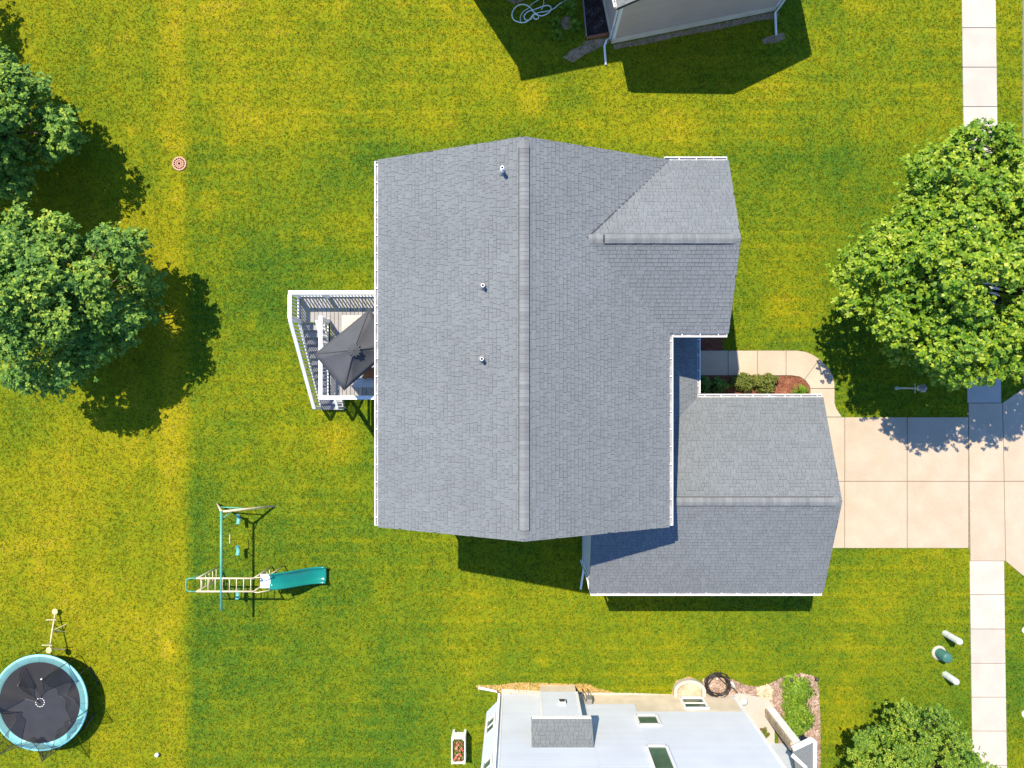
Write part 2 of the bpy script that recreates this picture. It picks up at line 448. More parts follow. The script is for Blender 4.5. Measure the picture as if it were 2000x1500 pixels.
def scatter_chips(name, poly, n, ln, wd, mat, z=0.012, parent=None, flat=0.35):
    """n loose chips / pebbles: little four sided pyramids lying about"""
    p = points_in(poly, n)
    a = rng.uniform(0, 2*np.pi, n); l = rng.uniform(0.5, 1.2, n)*ln; w = rng.uniform(0.6, 1.2, n)*wd
    ca, sa = np.cos(a), np.sin(a)
    h = np.minimum(l, w)*flat + 0.004
    tx = rng.uniform(-0.3, 0.3, n); 
    vs = np.zeros((n,5,3))
    for k, (i, j) in enumerate(((-1,-1),(1,-1),(1,1),(-1,1))):
        vs[:,k,0] = p[:,0] + ca*l*i/2 - sa*w*j/2
        vs[:,k,1] = p[:,1] + sa*l*i/2 + ca*w*j/2
        vs[:,k,2] = z - 0.004
    vs[:,4,0] = p[:,0] + ca*l*tx*0.4; vs[:,4,1] = p[:,1] + sa*l*tx*0.4; vs[:,4,2] = z + h
    fs = np.array([(0,1,4),(1,2,4),(2,3,4),(3,0,4)])
    f = (np.arange(n)[:,None,None]*5 + fs[None]).reshape(-1,3)
    return np_mesh(name, vs, f, mat, parent)

def leaf_rosettes(centers, axes, nleaf, ll, lw, droop=0.25, jit=0.35):
    """rosettes of kite shaped leaves: returns verts, tris"""
    n = len(centers)
    ax = axes/np.linalg.norm(axes, axis=1, keepdims=True)
    ref = np.tile(np.array([0.31,0.17,0.93]), (n,1))
    bad = np.abs((ax*ref).sum(1)) > 0.97
    ref[bad] = (1,0,0)
    e1 = np.cross(ax, ref); e1 /= np.linalg.norm(e1, axis=1, keepdims=True)
    e2 = np.cross(ax, e1)
    V = np.zeros((n, nleaf, 4, 3)); 
    ph = rng.uniform(0, 2*np.pi, n)
    for k in range(nleaf):
        t = ph + 2*np.pi*k/nleaf + rng.uniform(-0.3, 0.3, n)
        d = e1*np.cos(t)[:,None] + e2*np.sin(t)[:,None]
        sd = np.cross(ax, d)
        L_ = ll*rng.uniform(0.65, 1.25, n)[:,None]; W_ = lw*rng.uniform(0.7, 1.2, n)[:,None]
        lift = rng.uniform(-jit, jit, n)[:,None] - droop*0.3
        tip = centers + d*L_ + ax*(L_*(lift - droop*0.4))
        midp = centers + d*L_*0.5 + ax*(L_*lift*0.6)
        roll = rng.uniform(-0.35, 0.35, n)[:,None]
        V[:,k,0] = centers + d*L_*0.06
        V[:,k,1] = midp + sd*W_*0.5 + ax*W_*roll
        V[:,k,2] = tip
        V[:,k,3] = midp - sd*W_*0.5 - ax*W_*roll
    base = (np.arange(n*nleaf)*4)[:,None]
    f = np.concatenate([base + np.array([[0,1,2]]), base + np.array([[0,2,3]])], axis=0)
    return V.reshape(-1,3), f

def unit(v): return v/np.linalg.norm(v, axis=-1, keepdims=True)

def tree(name, label, base, zc, rx, rz, mat, seed, nclump=90, nros=60, crad=0.75, ll=0.13, lw=0.10, lean=(0,0), conical=0.0, group=None):
    """tapered trunk, limbs to every clump, a crown of leaf rosettes gathered in uneven clumps"""
    global rng
    keep = rng; rng = np.random.default_rng(seed); rd = random.Random(seed)
    t = thing(name, label, 'tree', base, group)
    c = np.array([base[0]+lean[0], base[1]+lean[1], zc])
    # clump centres: golden spiral over the crown, jittered, some deep inside
    k = np.arange(nclump) + 0.5
    zz = 1 - 1.72*k/nclump
    th = np.pi*(1+5**0.5)*k
    rr = np.sqrt(np.clip(1-zz*zz, 0, 1))
    d = np.stack([rr*np.cos(th), rr*np.sin(th), zz], 1) + rng.normal(0, 0.13, (nclump,3))
    d = unit(d)
    fac = rng.uniform(0.66, 0.92, nclump)
    fac[rng.random(nclump) < 0.20] *= 0.70
    lobe = 1 + 0.13*np.sin(3*np.arctan2(d[:,1], d[:,0]) + seed) + 0.10*np.sin(5*np.arctan2(d[:,1], d[:,0]) + 2.1*seed)
    taper = 1 - conical*np.clip(d[:,2], 0, 1)
    cc = c + d*np.array([rx, rx, rz])*(fac*lobe)[:,None]
    cc[:,:2] = c[:2] + (cc[:,:2]-c[:2])*taper[:,None]
    cr = crad*rng.uniform(0.65, 1.25, nclump)
    # rosettes
    n = nclump*nros
    idx = rng.integers(0, nclump, n)
    s = unit(rng.normal(0, 1, (n,3)))
    out = unit(cc - c)[idx]
    s = unit(s + 0.55*out + np.array([0,0,0.30]))
    rad = cr[idx]*np.where(rng.random(n) < 0.8, rng.uniform(0.66, 1.18, n), rng.uniform(0.3, 0.7, n))
    # sprigs that stick out of the outline
    sp = rng.random(n) < 0.10
    rad[sp] *= rng.uniform(1.15, 1.5, sp.sum())
    pts = cc[idx] + s*rad[:,None]*np.array([1,1,0.8])
    axes = unit(s*0.6 + np.array([-0.12,0.18,0.85]) + rng.normal(0, 0.28, (n,3)))
    ok = pts[:,2] > 0.6
    V, f = leaf_rosettes(pts[ok], axes[ok], 6, ll, lw)
    np_mesh('crown', V, f, mat, t)
    # trunk and limbs
    mb = MB()
    th0 = max(0.09, rx*0.042)
    top = zc + rz*0.45
    pts_ = []
    for i in range(9):
        q = i/8
        pts_.append(Vector((base[0]+lean[0]*q + 0.05*math.sin(i*1.7+seed), base[1]+lean[1]*q + 0.05*math.cos(i*2.1+seed), top*q - 0.03*(i == 0))))
    mb.tube(pts_, [th0*(1.5 if i == 0 else 1.0-0.75*i/8) for i in range(9)], 10)
    tr_ = mb.build('trunk', M['bark'], t, True)
    mb = MB()
    for j in range(0, nclump, 2):
        e = Vector(cc[j]); zs = min(max(0.9, (e.z)*rd.uniform(0.35, 0.6)), top*0.95)
        q = zs/top
        a = Vector((base[0]+lean[0]*q, base[1]+lean[1]*q, zs))
        mid = a.lerp(e, 0.5) + Vector((rd.uniform(-.15,.15), rd.uniform(-.15,.15), 0.18*(e-a).length*0.5))
        mb.tube([a, a.lerp(mid, 0.55), mid, mid.lerp(e, 0.6), e], [0.055, 0.045, 0.033, 0.022, 0.010], 5, cap=False)
    mb.build('limbs', M['bark'], t, True)
    rng = keep
    return t

def bush(name, label, base, rx, ry, h, mat, n, ll, lw, seed, nleaf=5, cat='shrub', group=None):
    global rng
    keep = rng; rng = np.random.default_rng(seed)
    t = thing(name, label, cat, base, group)
    s = unit(rng.normal(0, 1, (n,3))); s[:,2] = np.abs(s[:,2])
    lob = 1 + 0.16*np.sin(3*np.arctan2(s[:,1], s[:,0])+seed) + 0.10*np.sin(7*np.arctan2(s[:,1], s[:,0])+seed*2)
    rad = np.where(rng.random(n) < 0.7, rng.uniform(0.65, 1.22, n), rng.uniform(0.25, 0.7, n))*lob
    p = np.array(base) + s*rad[:,None]*np.array([rx, ry, h]) + np.array([0,0,0.03])
    V, f = leaf_rosettes(p, unit(s + np.array([0,0,0.5]) + rng.normal(0,0.3,(n,3))), nleaf, ll, lw)
    np_mesh('foliage', V, f, mat, t)
    mb = MB(); rd = random.Random(seed)
    for i in range(7):
        a = rd.uniform(0, 6.28); q = rd.uniform(0.3, 0.8)
        mb.tube([Vector(base), Vector(base)+Vector((math.cos(a)*rx*q*.5, math.sin(a)*ry*q*.5, h*.5)), Vector(base)+Vector((math.cos(a)*rx*q, math.sin(a)*ry*q, h*.85))], [0.012,0.009,0.005], 5)
    mb.build('stems', M['bark'], t)
    rng = keep
    return t

def blade_clump(name, label, base, r, h, mat, n, w, seed, cat='plant', group=None):
    """arching strap leaves from one crown"""
    t = thing(name, label, cat, base, group)
    rd = random.Random(seed)
    vs = []; fs = []
    for i in range(n):
        a = rd.uniform(0, 6.283); L_ = r*rd.uniform(0.55, 1.1); hh = h*rd.uniform(0.6, 1.1)
        d = Vector((math.cos(a), math.sin(a), 0)); sd = Vector((-d.y, d.x, 0))
        o = len(vs)
        b0 = Vector(base) + d*0.03*rd.random()
        for q, ww in ((0, .5), (.35, 1), (.7, .8), (1, .05)):
            p = b0 + d*L_*q + Vector((0,0,hh*math.sin(min(q*2.2, 2.6))))
            vs += [p - sd*w*ww*.5, p + sd*w*ww*.5]
        for k in range(3):
            i0 = o+2*k
            fs += [(i0,i0+1,i0+3),(i0,i0+3,i0+2)]
    np_mesh('leaves', [tuple(v) for v in vs], fs, mat, t)
    return t

# ------------------------------------------------------------------ ground
g = MB(); 
g.add([(-260,-260,0),(260,-260,0),(260,260,0),(-260,260,0)], [(0,1,2,3)])
lawn = g.build('lawn', M['lawn']); lawn['kind'] = 'structure'

NOGRASS = []          # plan polygons without turf, world coordinates
def slab(name, poly, parent, mat, z=0.04, inset=0.012):
    """one concrete slab with a joint all round"""
    c = Vector((sum(p[0] for p in poly)/len(poly), sum(p[1] for p in poly)/len(poly)))
    pts = []
    n = len(poly)
    ar = sum(poly[i][0]*poly[(i+1)%n][1]-poly[(i+1)%n][0]*poly[i][1] for i in range(n))
    sg = 1 if ar > 0 else -1
    for i in range(n):
        p0 = Vector(poly[i-1][:2]); p1 = Vector(poly[i][:2]); p2 = Vector(poly[(i+1)%n][:2])
        d1 = (p1-p0).normalized(); d2 = (p2-p1).normalized()
        n1 = Vector((-d1.y, d1.x))*sg; n2 = Vector((-d2.y, d2.x))*sg
        b_ = (n1+n2); k = 1/max(0.3, 1+n1.dot(n2))
        pts.append(p1 + b_*inset*k)
    if sg < 0: pts.reverse()
    mb = MB()
    top = []
    for i in range(n):
        top.append(pts[i].lerp(Vector((c.x,c.y)), 0.006))
    vs = [(p.x,p.y,-0.06) for p in pts] + [(p.x,p.y,z-0.006) for p in pts] + [(p.x,p.y,z+random.uniform(0,0.003)*0) for p in top]
    fs = [tuple(range(2*n,3*n))]
    for i in range(n):
        j = (i+1)%n
        fs += [(i,j,n+j,n+i),(n+i,n+j,2*n+j,2*n+i)]
    mb.add(vs, fs)
    return mb.build(name, mat, parent)

def sheet(name, poly, mat, parent=None, z=0.006):
    mb = MB()
    n = len(poly)
    ar = sum(poly[i][0]*poly[(i+1)%n][1]-poly[(i+1)%n][0]*poly[i][1] for i in range(n))
    pl = list(poly) if ar > 0 else list(reversed(poly))
    mb.add([(p[0],p[1],z) for p in pl], [tuple(range(n))])
    return mb.build(name, mat, parent)

def pp(*uv): return [P(u, v) for u, v in uv]

# --- sidewalk along the street (slightly turned)
def sw(v): return 1877 + (v/1500.0)*21.0        # west edge of the sidewalk
walk = struct('sidewalk')
js = [-345,-268,-191,-114,-22,55,132,209,286,363,440,517,594,671,787]
for a, b_ in zip(js[:-1], js[1:]):
    slab('slab', pp((sw(a),a),(sw(a)+67,a),(sw(b_)+67,b_),(sw(b_),b_)), walk, M['concrete_pale'])
js = [1095,1161,1228,1295,1361,1427,1494,1560,1626,1692,1758,1824]
for a, b_ in zip(js[:-1], js[1:]):
    slab('slab', pp((sw(a),a),(sw(a)+68,a),(sw(b_)+68,b_),(sw(b_),b_)), walk, M['concrete_pale'])
sheet('joint_bed', pp((sw(-345)+1,-345),(sw(-345)+66,-345),(sw(787)+66,787),(sw(787)+1,787)), M['joint'], walk)
sheet('joint_bed', pp((sw(1095)+1,1096),(sw(1095)+67,1096),(sw(1824)+67,1824),(sw(1824)+1,1824)), M['joint'], walk)
NOGRASS += [pp((sw(-345),-345),(sw(-345)+67,-345),(sw(1824)+68,1824),(sw(1824),1824))]

# --- driveway
drive = struct('driveway')
xs = [1519, 1649, 1771, 1890.5]
for i in range(3):
    for a, b_ in ((814.5, 940), (940, 1070.5)):
        slab('slab', pp((xs[i],a),(xs[i+1],a),(xs[i+1],b_),(xs[i],b_)), drive, M['concrete'])
slab('slab', pp((1890.5,787),(1957,787),(1960,940),(1892,940)), drive, M['concrete'])
slab('slab', pp((1892,940),(1960,940),(1963,1095.5),(1894,1095.5)), drive, M['concrete'])
slab('slab', pp((1957,787),(1985,767),(2062,717),(2062,940),(1960,940)), drive, M['concrete'])
slab('slab', pp((1960,940),(2062,940),(2062,1166),(1994,1122),(1963,1096)), drive, M['concrete'])
sheet('joint_bed', pp((1520,816),(1888,816),(1892,788),(1957,789),(2060,720),(2060,1162),(1963,1094),(1896,1094),(1893,1069),(1520,1069)), M['joint'], drive)
NOGRASS += [pp((1519,814.5),(1890,814.5),(1890,787),(1957,787),(2062,717),(2062,1166),(1963,1096),(1894,1096),(1893,1070.5),(1519,1070.5))]

# --- street and kerb beyond the verge
st = sheet('street', pp((2072,-900),(2700,-900),(2700,2500),(2072,2500)), M['asphalt'], None, 0.008); st['kind'] = 'structure'
kerb = struct('kerb')
for a in range(-600, 2200, 150):
    b_ = a + 149
    o = 0 if a < 700 else 40
    if 600 < a < 1200: continue
    mb = MB(); mb.prism([P(1997+o,b_), P(2008+o,b_), P(2008+o,a), P(1997+o,a)], -0.05, 0.10)
    mb.build('kerb_stone', M['concrete_pale'], kerb, bevel=0.01)
gut = sheet('gutter_pan', pp((2008,-900),(2072,-900),(2072,2500),(2008,2500)), M['concrete_pale'], None, 0.012); gut['kind'] = 'structure'
NOGRASS += [pp((1996,-900),(2700,-900),(2700,2500),(2064,2500),(2064,700),(1996,700))]

# --- curved front walk
fw = struct('front_walk')
outer = [(1555,684.5),(1571,686.5),(1584,691),(1603,703.6),(1618,719),(1626.8,734),(1629.6,749),(1629.6,759)]
inner = [(1545,733.6),(1561,736),(1574.5,745),(1581,755),(1581.7,759)]
for a, b_ in ((1296,1359),(1359,1421.6),(1421.6,1478.6),(1478.6,1534.6)):
    slab('slab', pp((a,684.5),(b_,684.5),(b_,733.6),(a,733.6)), fw, M['concrete'])
slab('slab', pp((1534.6,684.5),(1555,684.5),(1571,686.5),(1584,691),(1600,701),(1571,741.5),(1561,736),(1545,733.6),(1534.6,733.6)), fw, M['concrete'])
slab('slab', pp((1600,701),(1603,703.6),(1618,719),(1626.8,734),(1629.6,749),(1629.6,759),(1581.7,759),(1581,755),(1571,741.5)), fw, M['concrete'])
slab('slab', pp((1581.7,759),(1629.6,759),(1629.6,787),(1633.4,798.6),(1644,814.5),(1581.7,814.5)), fw, M['concrete'])
wp = [(1296,684.5),(1555,684.5)] + outer[1:] + [(1629.6,787),(1633.4,798.6),(1644,814.5),(1581.7,814.5)] + list(reversed(inner)) + [(1296,733.6)]
sheet('joint_bed', pp(*[(u + (1 if u < 1500 else 0), v) for u, v in wp]), M['joint'], fw)
NOGRASS += [pp(*wp)]

# --- planting beds in front of the house
def bed(name, poly, base, chips, n, ln=0.06, wd=0.025, label=None):
    b_ = sheet(name, poly, base, None, 0.010); b_['kind'] = 'structure'
    c_ = scatter_chips('chips', poly, n, ln, wd, chips, 0.014, b_); c_['kind'] = 'stuff'
    NOGRASS.append(poly)
    return b_
bed('mulch_bed', pp((1322,734),(1545,734),(1561,736.5),(1574.5,745.5),(1581,756),(1581.5,782),(1322,782)), M['mulch_base'], M['mulch'], 9000)
bed('mulch_bed', pp((1322,640),(1410,640),(1412,684),(1322,684)), M['mulch_base'], M['mulch'], 2500)
bed('mulch_bed', pp(*[(1748+26*math.cos(t), 574+24*math.sin(t)) for t in [2*math.pi*k/14 for k in range(14)]]), M['mulch_base'], M['mulch'], 900)

# ------------------------------------------------------------------ roofs
def tab_geo(w, ex, t, dz):
    """one shingle tab in (along, up-slope, height) space, lower edge lifted"""
    b = max(ex*0.4, ex - 0.036); zb = t + (0.004-t)*b/ex
    return ([(0,0,0),(w,0,0),(w,0,t),(0,0,t),(0,ex,0.004),(w,ex,0.004),(0,b,zb),(w,b,zb)], [(6,7,5,4),(0,1,2,3),(3,2,7,6),(0,3,6,4),(1,5,7,2)])

def roof_plane(A, e, u, length, run, ze, pitch, parent, ex=0.121, keep_rows=(), seed=1, mat='shingle', deck=True, thick=0.15, wlo=0.10, whi=0.26):
    """A: plan corner at the eave; e: along the eave; u: up the slope (plan unit vectors).
    The shingle tabs are laid course by course; rows named in keep_rows are single pieces."""
    rd = random.Random(seed)
    A = Vector((A[0], A[1])); e = Vector(e).normalized(); u = Vector(u).normalized()
    A = A - e*0.04; length += 0.08          # the shingles reach past the rake boards
    sl = math.sqrt(1+pitch*pitch)
    E3 = Vector((e.x, e.y, 0)); U3 = Vector((u.x, u.y, pitch)).normalized(); N3 = E3.cross(U3)
    if N3.z < 0: N3 = -N3
    O = Vector((A.x, A.y, ze))
    flip = E3.cross(U3).z < 0
    if deck:
        mb = MB()
        pts = [O, O+E3*length, O+E3*length+U3*(run*sl), O+U3*(run*sl)]
        dn = Vector((0,0,-thick))
        vs = pts + [p+dn for p in pts]
        fs = [(0,1,2,3),(7,6,5,4),(0,4,5,1),(1,5,6,2),(2,6,7,3),(3,7,4,0)]
        if flip: fs = [tuple(reversed(f)) for f in fs]
        mb.add(vs, fs); mb.build('roof_deck', M['felt'], parent)
    rows = int(math.ceil(run*sl/ex))
    mb = MB()
    rot = Matrix((E3, U3, N3)).transposed()
    if flip: pass
    variants = []
    if keep_rows:
        for w in (0.17, 0.22, 0.27, 0.33):
            for t in (0.011, 0.016):
                vs, fs = tab_geo(w-0.008, ex+0.012, t, 0)
                v2 = [tuple(rot @ Vector(p)) for p in vs]
                mm = MB(); mm.add(v2, fs if not flip else [tuple(reversed(f)) for f in fs])
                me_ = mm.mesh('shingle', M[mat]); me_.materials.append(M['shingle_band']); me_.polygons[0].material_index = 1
                variants.append((w, me_))
    for r in range(rows):
        s0 = r*ex
        exx = min(ex+0.012, run*sl - s0)
        if exx < 0.02: continue
        x = -rd.uniform(0, 0.25)
        while x < length:
            if r in keep_rows:
                w, me = rd.choice(variants)
                if x < 0: x = 0
                k_ = min(1.0, (length-x)/w)
                if length - x - w < 0.12: k_ = (length-x)/w
                so_ = place('shingle', me, parent, O + E3*x + U3*s0 + N3*0.002)
                so_.scale = (1, k_, 1)
                x += w*k_ + 1e-4
                continue
            w = rd.uniform(wlo, whi)
            a = max(0, x); b_ = min(length, x+w)
            x += w
            if b_ - a < 0.03: continue
            t = rd.choice((0.010, 0.012, 0.017))
            vs, fs = tab_geo(b_-a-0.008, exx, t, 0)
            vs = [O + E3*(a+p[0]) + U3*(s0+p[1]) + N3*(p[2]+0.002) for p in vs]
            mb.add(vs, fs if not flip else [tuple(reversed(f)) for f in fs])
    o = mb.build('shingles', M[mat], parent); o['kind'] = 'stuff'
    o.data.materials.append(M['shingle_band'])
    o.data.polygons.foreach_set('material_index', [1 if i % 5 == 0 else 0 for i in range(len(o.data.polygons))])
    return O, E3, U3, N3

def gutter(parent, a, b_, out, w=0.112, d=0.10, every=0.52, phase=0.25):
    """open gutter from a to b_ (top of its back edge), opening sideways towards out, with hangers across it"""
    a = Vector(a); b_ = Vector(b_); out = Vector((out[0], out[1], 0)).normalized(); dn = Vector((0,0,-1))
    t = 0.012
    d3 = (b_-a).normalized()
    prof = [(0,0),(t,0),(t,d-t),(w-0.03,d-t),(w-t-0.016,0.02),(w-t-0.016,0.0),(w,0.0),(w,0.03),(w-0.02,d),(0,d)]
    n = len(prof)
    vs = [a + out*p + dn*q for p, q in prof] + [b_ + out*p + dn*q for p, q in prof]
    fs = [(i, (i+1) % n, n+(i+1) % n, n+i) for i in range(n)]
    mb = MB(); mb.add(vs, fs)
    for p in (a, b_):   # end caps
        q = [p + out*x + dn*y for x, y in ((0,0),(w,0),(w-0.02,d),(0,d))]
        mb.add([v - d3*0.004 for v in q] + [v + d3*0.004 for v in q], [(0,1,2,3),(7,6,5,4),(0,4,5,1),(1,5,6,2),(2,6,7,3),(3,7,4,0)])
    g_ = mb.build('gutter', M['white'], parent)
    mb = MB(); mid_ = out*(w*0.42) + dn*(d-0.030)
    mb.beam(a + mid_ + d3*0.01, b_ + mid_ - d3*0.01, w-0.055, 0.022); mb.build('gutter_bed', M['gutter_grey'], g_)  # plain strip along the gutter floor, greyer than the sides
    L_ = (b_-a).length
    hm = MB(); hm.beam(Vector((0,0,0)) + out*0.004, out*(w-0.006), 0.024, 0.012)
    me = hm.mesh('gutter_hanger', M['white'])
    s = phase
    while s < L_:
        place('gutter_hanger', me, g_, a + d3*s + Vector((0,0,-0.004)))
        s += every
    return g_

def ridge(parent, a, b_, pitch, w=0.27, lift=0.045, va=0.0, vb=0.0, ex=0.118):
    """ridge vent with cap shingles from a to b_ (ends at va / vb metres lie flat on the ridge)"""
    a = Vector(a); b_ = Vector(b_); d = (b_-a).normalized(); L_ = (b_-a).length
    sd = Vector((-d.y, d.x, 0))
    hw = w/2
    slp = pitch*0.9
    def cap_mesh(nm):
        mb = MB()
        t0, t1 = 0.016, 0.007
        vs = []
        for s, t in ((0, t0), (ex+0.015, t1)):
            for q in (-hw, -hw*0.35, 0, hw*0.35, hw):
                z = -abs(q)*slp + (0.0 if abs(q) > 1e-6 else -0.006)
                vs.append(d*s + sd*q + Vector((0,0,z+t)))
        for s in (0, ex+0.015):
            for q in (-hw, hw):
                vs.append(d*s + sd*q + Vector((0,0,-hw*slp-0.008)))
        vs.append(Vector((0,0,-0.02)))
        fs = [(0,1,6,5),(1,2,7,6),(2,3,8,7),(3,4,9,8),(10,0,5,12),(4,11,13,9),(10,14,1,0),(14,2,1),(14,3,2),(14,11,4,3)]
        fs = [tuple(reversed(f)) for f in fs]
        mb.add(vs, fs)
        return mb.mesh(nm, M['cap'])
    me = cap_mesh('ridge_cap')
    n = int(L_/ex)
    for i in range(n):
        s = i*ex
        up = lift if (va <= s <= L_-vb) else 0.012
        place('ridge_cap', me, parent, a + d*s + Vector((0,0,up+random.uniform(-0.002,0.002))))
    mb = MB()     # the vent body under the caps
    A = a + d*va; B = b_ - d*vb
    vs = []
    for p in (A, B):
        for q, z in ((-hw*0.86, -hw*pitch-0.03), (-hw*0.86, -hw*slp+lift-0.012), (0, lift-0.012), (hw*0.86, -hw*slp+lift-0.012), (hw*0.86, -hw*pitch-0.03)):
            vs.append(p + sd*q + Vector((0,0,z)))
    mb.add(vs, [(0,1,6,5),(1,2,7,6),(2,3,8,7),(3,4,9,8),(0,1,2,3,4),(9,8,7,6,5)])
    for sg in (-1, 1):  # flat dark strips drawn as the shadow line beside the caps
        q0, q1 = sg*hw*0.8, sg*(hw+0.022)
        z0, z1 = -abs(q0)*pitch+0.021, -abs(q1)*pitch+0.023
        mb.add([A+sd*q0+Vector((0,0,z0)), A+sd*q1+Vector((0,0,z1)), B+sd*q1+Vector((0,0,z1)), B+sd*q0+Vector((0,0,z0))], [(0,1,2,3) if sg < 0 else (3,2,1,0)])
    mb.build('ridge_vent', M['felt'], parent)

def siding(parent, A, B, z0, top, mat, exposure=0.115, name='siding', out=None, lap=0.02):
    """lap siding boards from plan point A to B; top(s) gives the wall's height along it; out = outward normal"""
    A = Vector((A[0],A[1],0)); B = Vector((B[0],B[1],0)); d = (B-A).normalized(); L_ = (B-A).length
    o = Vector((out[0],out[1],0)).normalized()
    mb = MB()
    ss = [L_*i/120 for i in range(121)]
    zt = [top(s) for s in ss]
    # solid wall behind the boards
    vs = [A + Vector((0,0,z0)), B + Vector((0,0,z0))] + [A + d*ss[i] + Vector((0,0,zt[i])) for i in range(120, -1, -4)]
    back = [v - o*0.12 for v in vs]
    n = len(vs)
    mb.add(vs + back, [tuple(range(n)), tuple(range(2*n-1, n-1, -1))] + [(i, n+i, n+(i+1) % n, (i+1) % n) for i in range(n)])
    z = z0
    zmax = max(zt)
    while z < zmax - 0.02:
        zz = min(z+exposure, zmax)
        ok = [s for s, t in zip(ss, zt) if t >= zz - 1e-6]
        if ok:
            s0, s1 = min(ok), max(ok)
            if s1 - s0 > 0.03:
                p0 = A + d*s0; p1 = A + d*s1
                mb.add([p0+o*0.004+Vector((0,0,z)), p1+o*0.004+Vector((0,0,z)), p0+o*lap+Vector((0,0,z)), p1+o*lap+Vector((0,0,z)),
                        p0+o*0.005+Vector((0,0,zz)), p1+o*0.005+Vector((0,0,zz))], [(0,1,3,2),(2,3,5,4)])
        z = zz
    w = mb.build(name, mat, parent)
    w['kind'] = 'stuff'
    return w

# ------------------------------------------------------------------ the house in the middle
ZM = 0.233*H; PM = 0.437
xW, xE = X(803.0), X(1239.3); yN, yS = Y(416.8), Y(963.6); xR = (xW+xE)/2
half = (xE-xW)/2; ZR = ZM + PM*half
house = thing('two_storey_house', 'large grey shingled house with long ridge, cross gable and garage wing in the middle', 'house', (xR, (yN+yS)/2, 0))
roof = bpy.data.objects.new('roof', None); col.objects.link(roof); roof.parent = house; WL[roof] = WL[house].copy()
nrow = int(math.ceil(half*math.sqrt(1+PM*PM)/0.121))
kr = tuple(range(nrow-4, nrow-1))
roof_plane((xW,yS), (0,1), (1,0), yN-yS, half, ZM, PM, roof, keep_rows=kr, seed=3)
roof_plane((xE,yS), (0,1), (-1,0), yN-yS, half, ZM, PM, roof, keep_rows=kr, seed=4)
ridge(roof, (xR, yS+0.03, ZR), (xR, yN-0.03, ZR), PM, va=0.22, vb=0.22)
# cross gable facing the street
cE = X(1326.4); cN, cS = Y(416.2), Y(675.2); cM = (cN+cS)/2; ch = (cN-cS)/2
ZC = ZM + PM*ch
cL = xE - ch - 0.15
roof_plane((cL,cN), (1,0), (0,-1), cE-cL, ch, ZM, PM, roof, seed=5)
roof_plane((cL,cS), (1,0), (0,1), cE-cL, ch, ZM, PM, roof, seed=6)
ridge(roof, (xE-ch+0.05, cM, ZC), (cE-0.02, cM, ZC), PM, va=0.42, vb=0.25)
# garage wing
q = 1 - 0.1333
ZG = 0.1333*H; PG = 0.41
gW, gE = X(1015+138*q), X(1015+591*q); gN, gS = Y(755+21*q), Y(755+402*q); gM = (gN+gS)/2; gh = (gN-gS)/2
ZGR = ZG + PG*gh
wE = X(1221); wW = X(822); wS = yS + 0.38; wN = yN - 0.38
roof_plane((wE-0.1,gN), (1,0), (0,-1), gE-wE+0.1, gh, ZG, PG, roof, seed=8)
roof_plane((gW,gS), (1,0), (0,1), gE-gW, gh, ZG, PG, roof, seed=9)
ridge(roof, (wE+0.1, gM, ZGR), (gE-0.02, gM, ZGR), PG, va=0.1, vb=0.22)
# porch roof
pE = X(1015+346.7*q)
prun = pE - wE
roof_plane((pE, gN-prun), (0,1), (-1,0), (cS+0.25)-(gN-prun), prun, ZG, PG, roof, seed=10)
# valley lines
def valley(a, b_):
    mb = MB(); a = Vector(a); b_ = Vector(b_)
    mb.beam(a, b_, 0.05, 0.012); mb.build('valley', M['felt'], roof)
valley((xE-ch+0.02, cM+0.02, ZC+0.006), (xE-0.02, cN-0.02, ZM+0.014))
# rake boards
def rake(a, b_, out):
    a = Vector(a); b_ = Vector(b_); o = Vector((out[0],out[1],0))
    mb = MB()
    dn = Vector((0,0,-0.20)); up = Vector((0,0,-0.012))
    vs = [a+up, b_+up, b_+dn, a+dn]
    vs = [v + o*0.003 for v in vs] + [v + o*0.028 for v in vs]
    mb.add(vs, [(0,1,2,3),(7,6,5,4),(0,4,5,1),(1,5,6,2),(2,6,7,3),(3,7,4,0)])
    mb.build('rake_board', M['white'], roof)
for y_, o in ((yS,(0,-1)), (yN,(0,1))):
    rake((xW,y_,ZM), (xR,y_,ZR), o); rake((xR,y_,ZR), (xE,y_,ZM), o)
rake((cE,cN,ZM),(cE,cM,ZC),(1,0)); rake((cE,cM,ZC),(cE,cS,ZM),(1,0))
rake((gE,gN,ZG),(gE,gM,ZGR),(1,0)); rake((gE,gM,ZGR),(gE,gS,ZG),(1,0))
rake((gW,gS,ZG),(gW,gM,ZGR),(-1,0))
# gutters
gutter(house, (xW-0.004,yS+0.01,ZM-0.012), (xW-0.004,yN-0.01,ZM-0.012), (-1,0), every=0.535)
gutter(house, (xE+0.004,yS+0.01,ZM-0.012), (xE+0.004,cS-0.05,ZM-0.012), (1,0), every=0.535)
gutter(house, (xE-0.15,cN+0.004,ZM-0.012), (cE-0.01,cN+0.004,ZM-0.012), (0,1), every=0.52, phase=0.45)
gutter(house, (xE+0.14,cS-0.004,ZM-0.012), (cE-0.01,cS-0.004,ZM-0.012), (0,-1), every=0.55)
gutter(house, (pE+0.004,gN+0.14,ZG-0.012), (pE+0.004,cS+0.2,ZG-0.012), (1,0), every=0.53)
gutter(house, (pE+0.02,gN+0.004,ZG-0.012), (gE-0.01,gN+0.004,ZG-0.012), (0,1), every=0.55)
gutter(house, (gW+0.01,gS-0.004,ZG-0.012), (gE-0.01,gS-0.004,ZG-0.012), (0,-1), every=0.53)
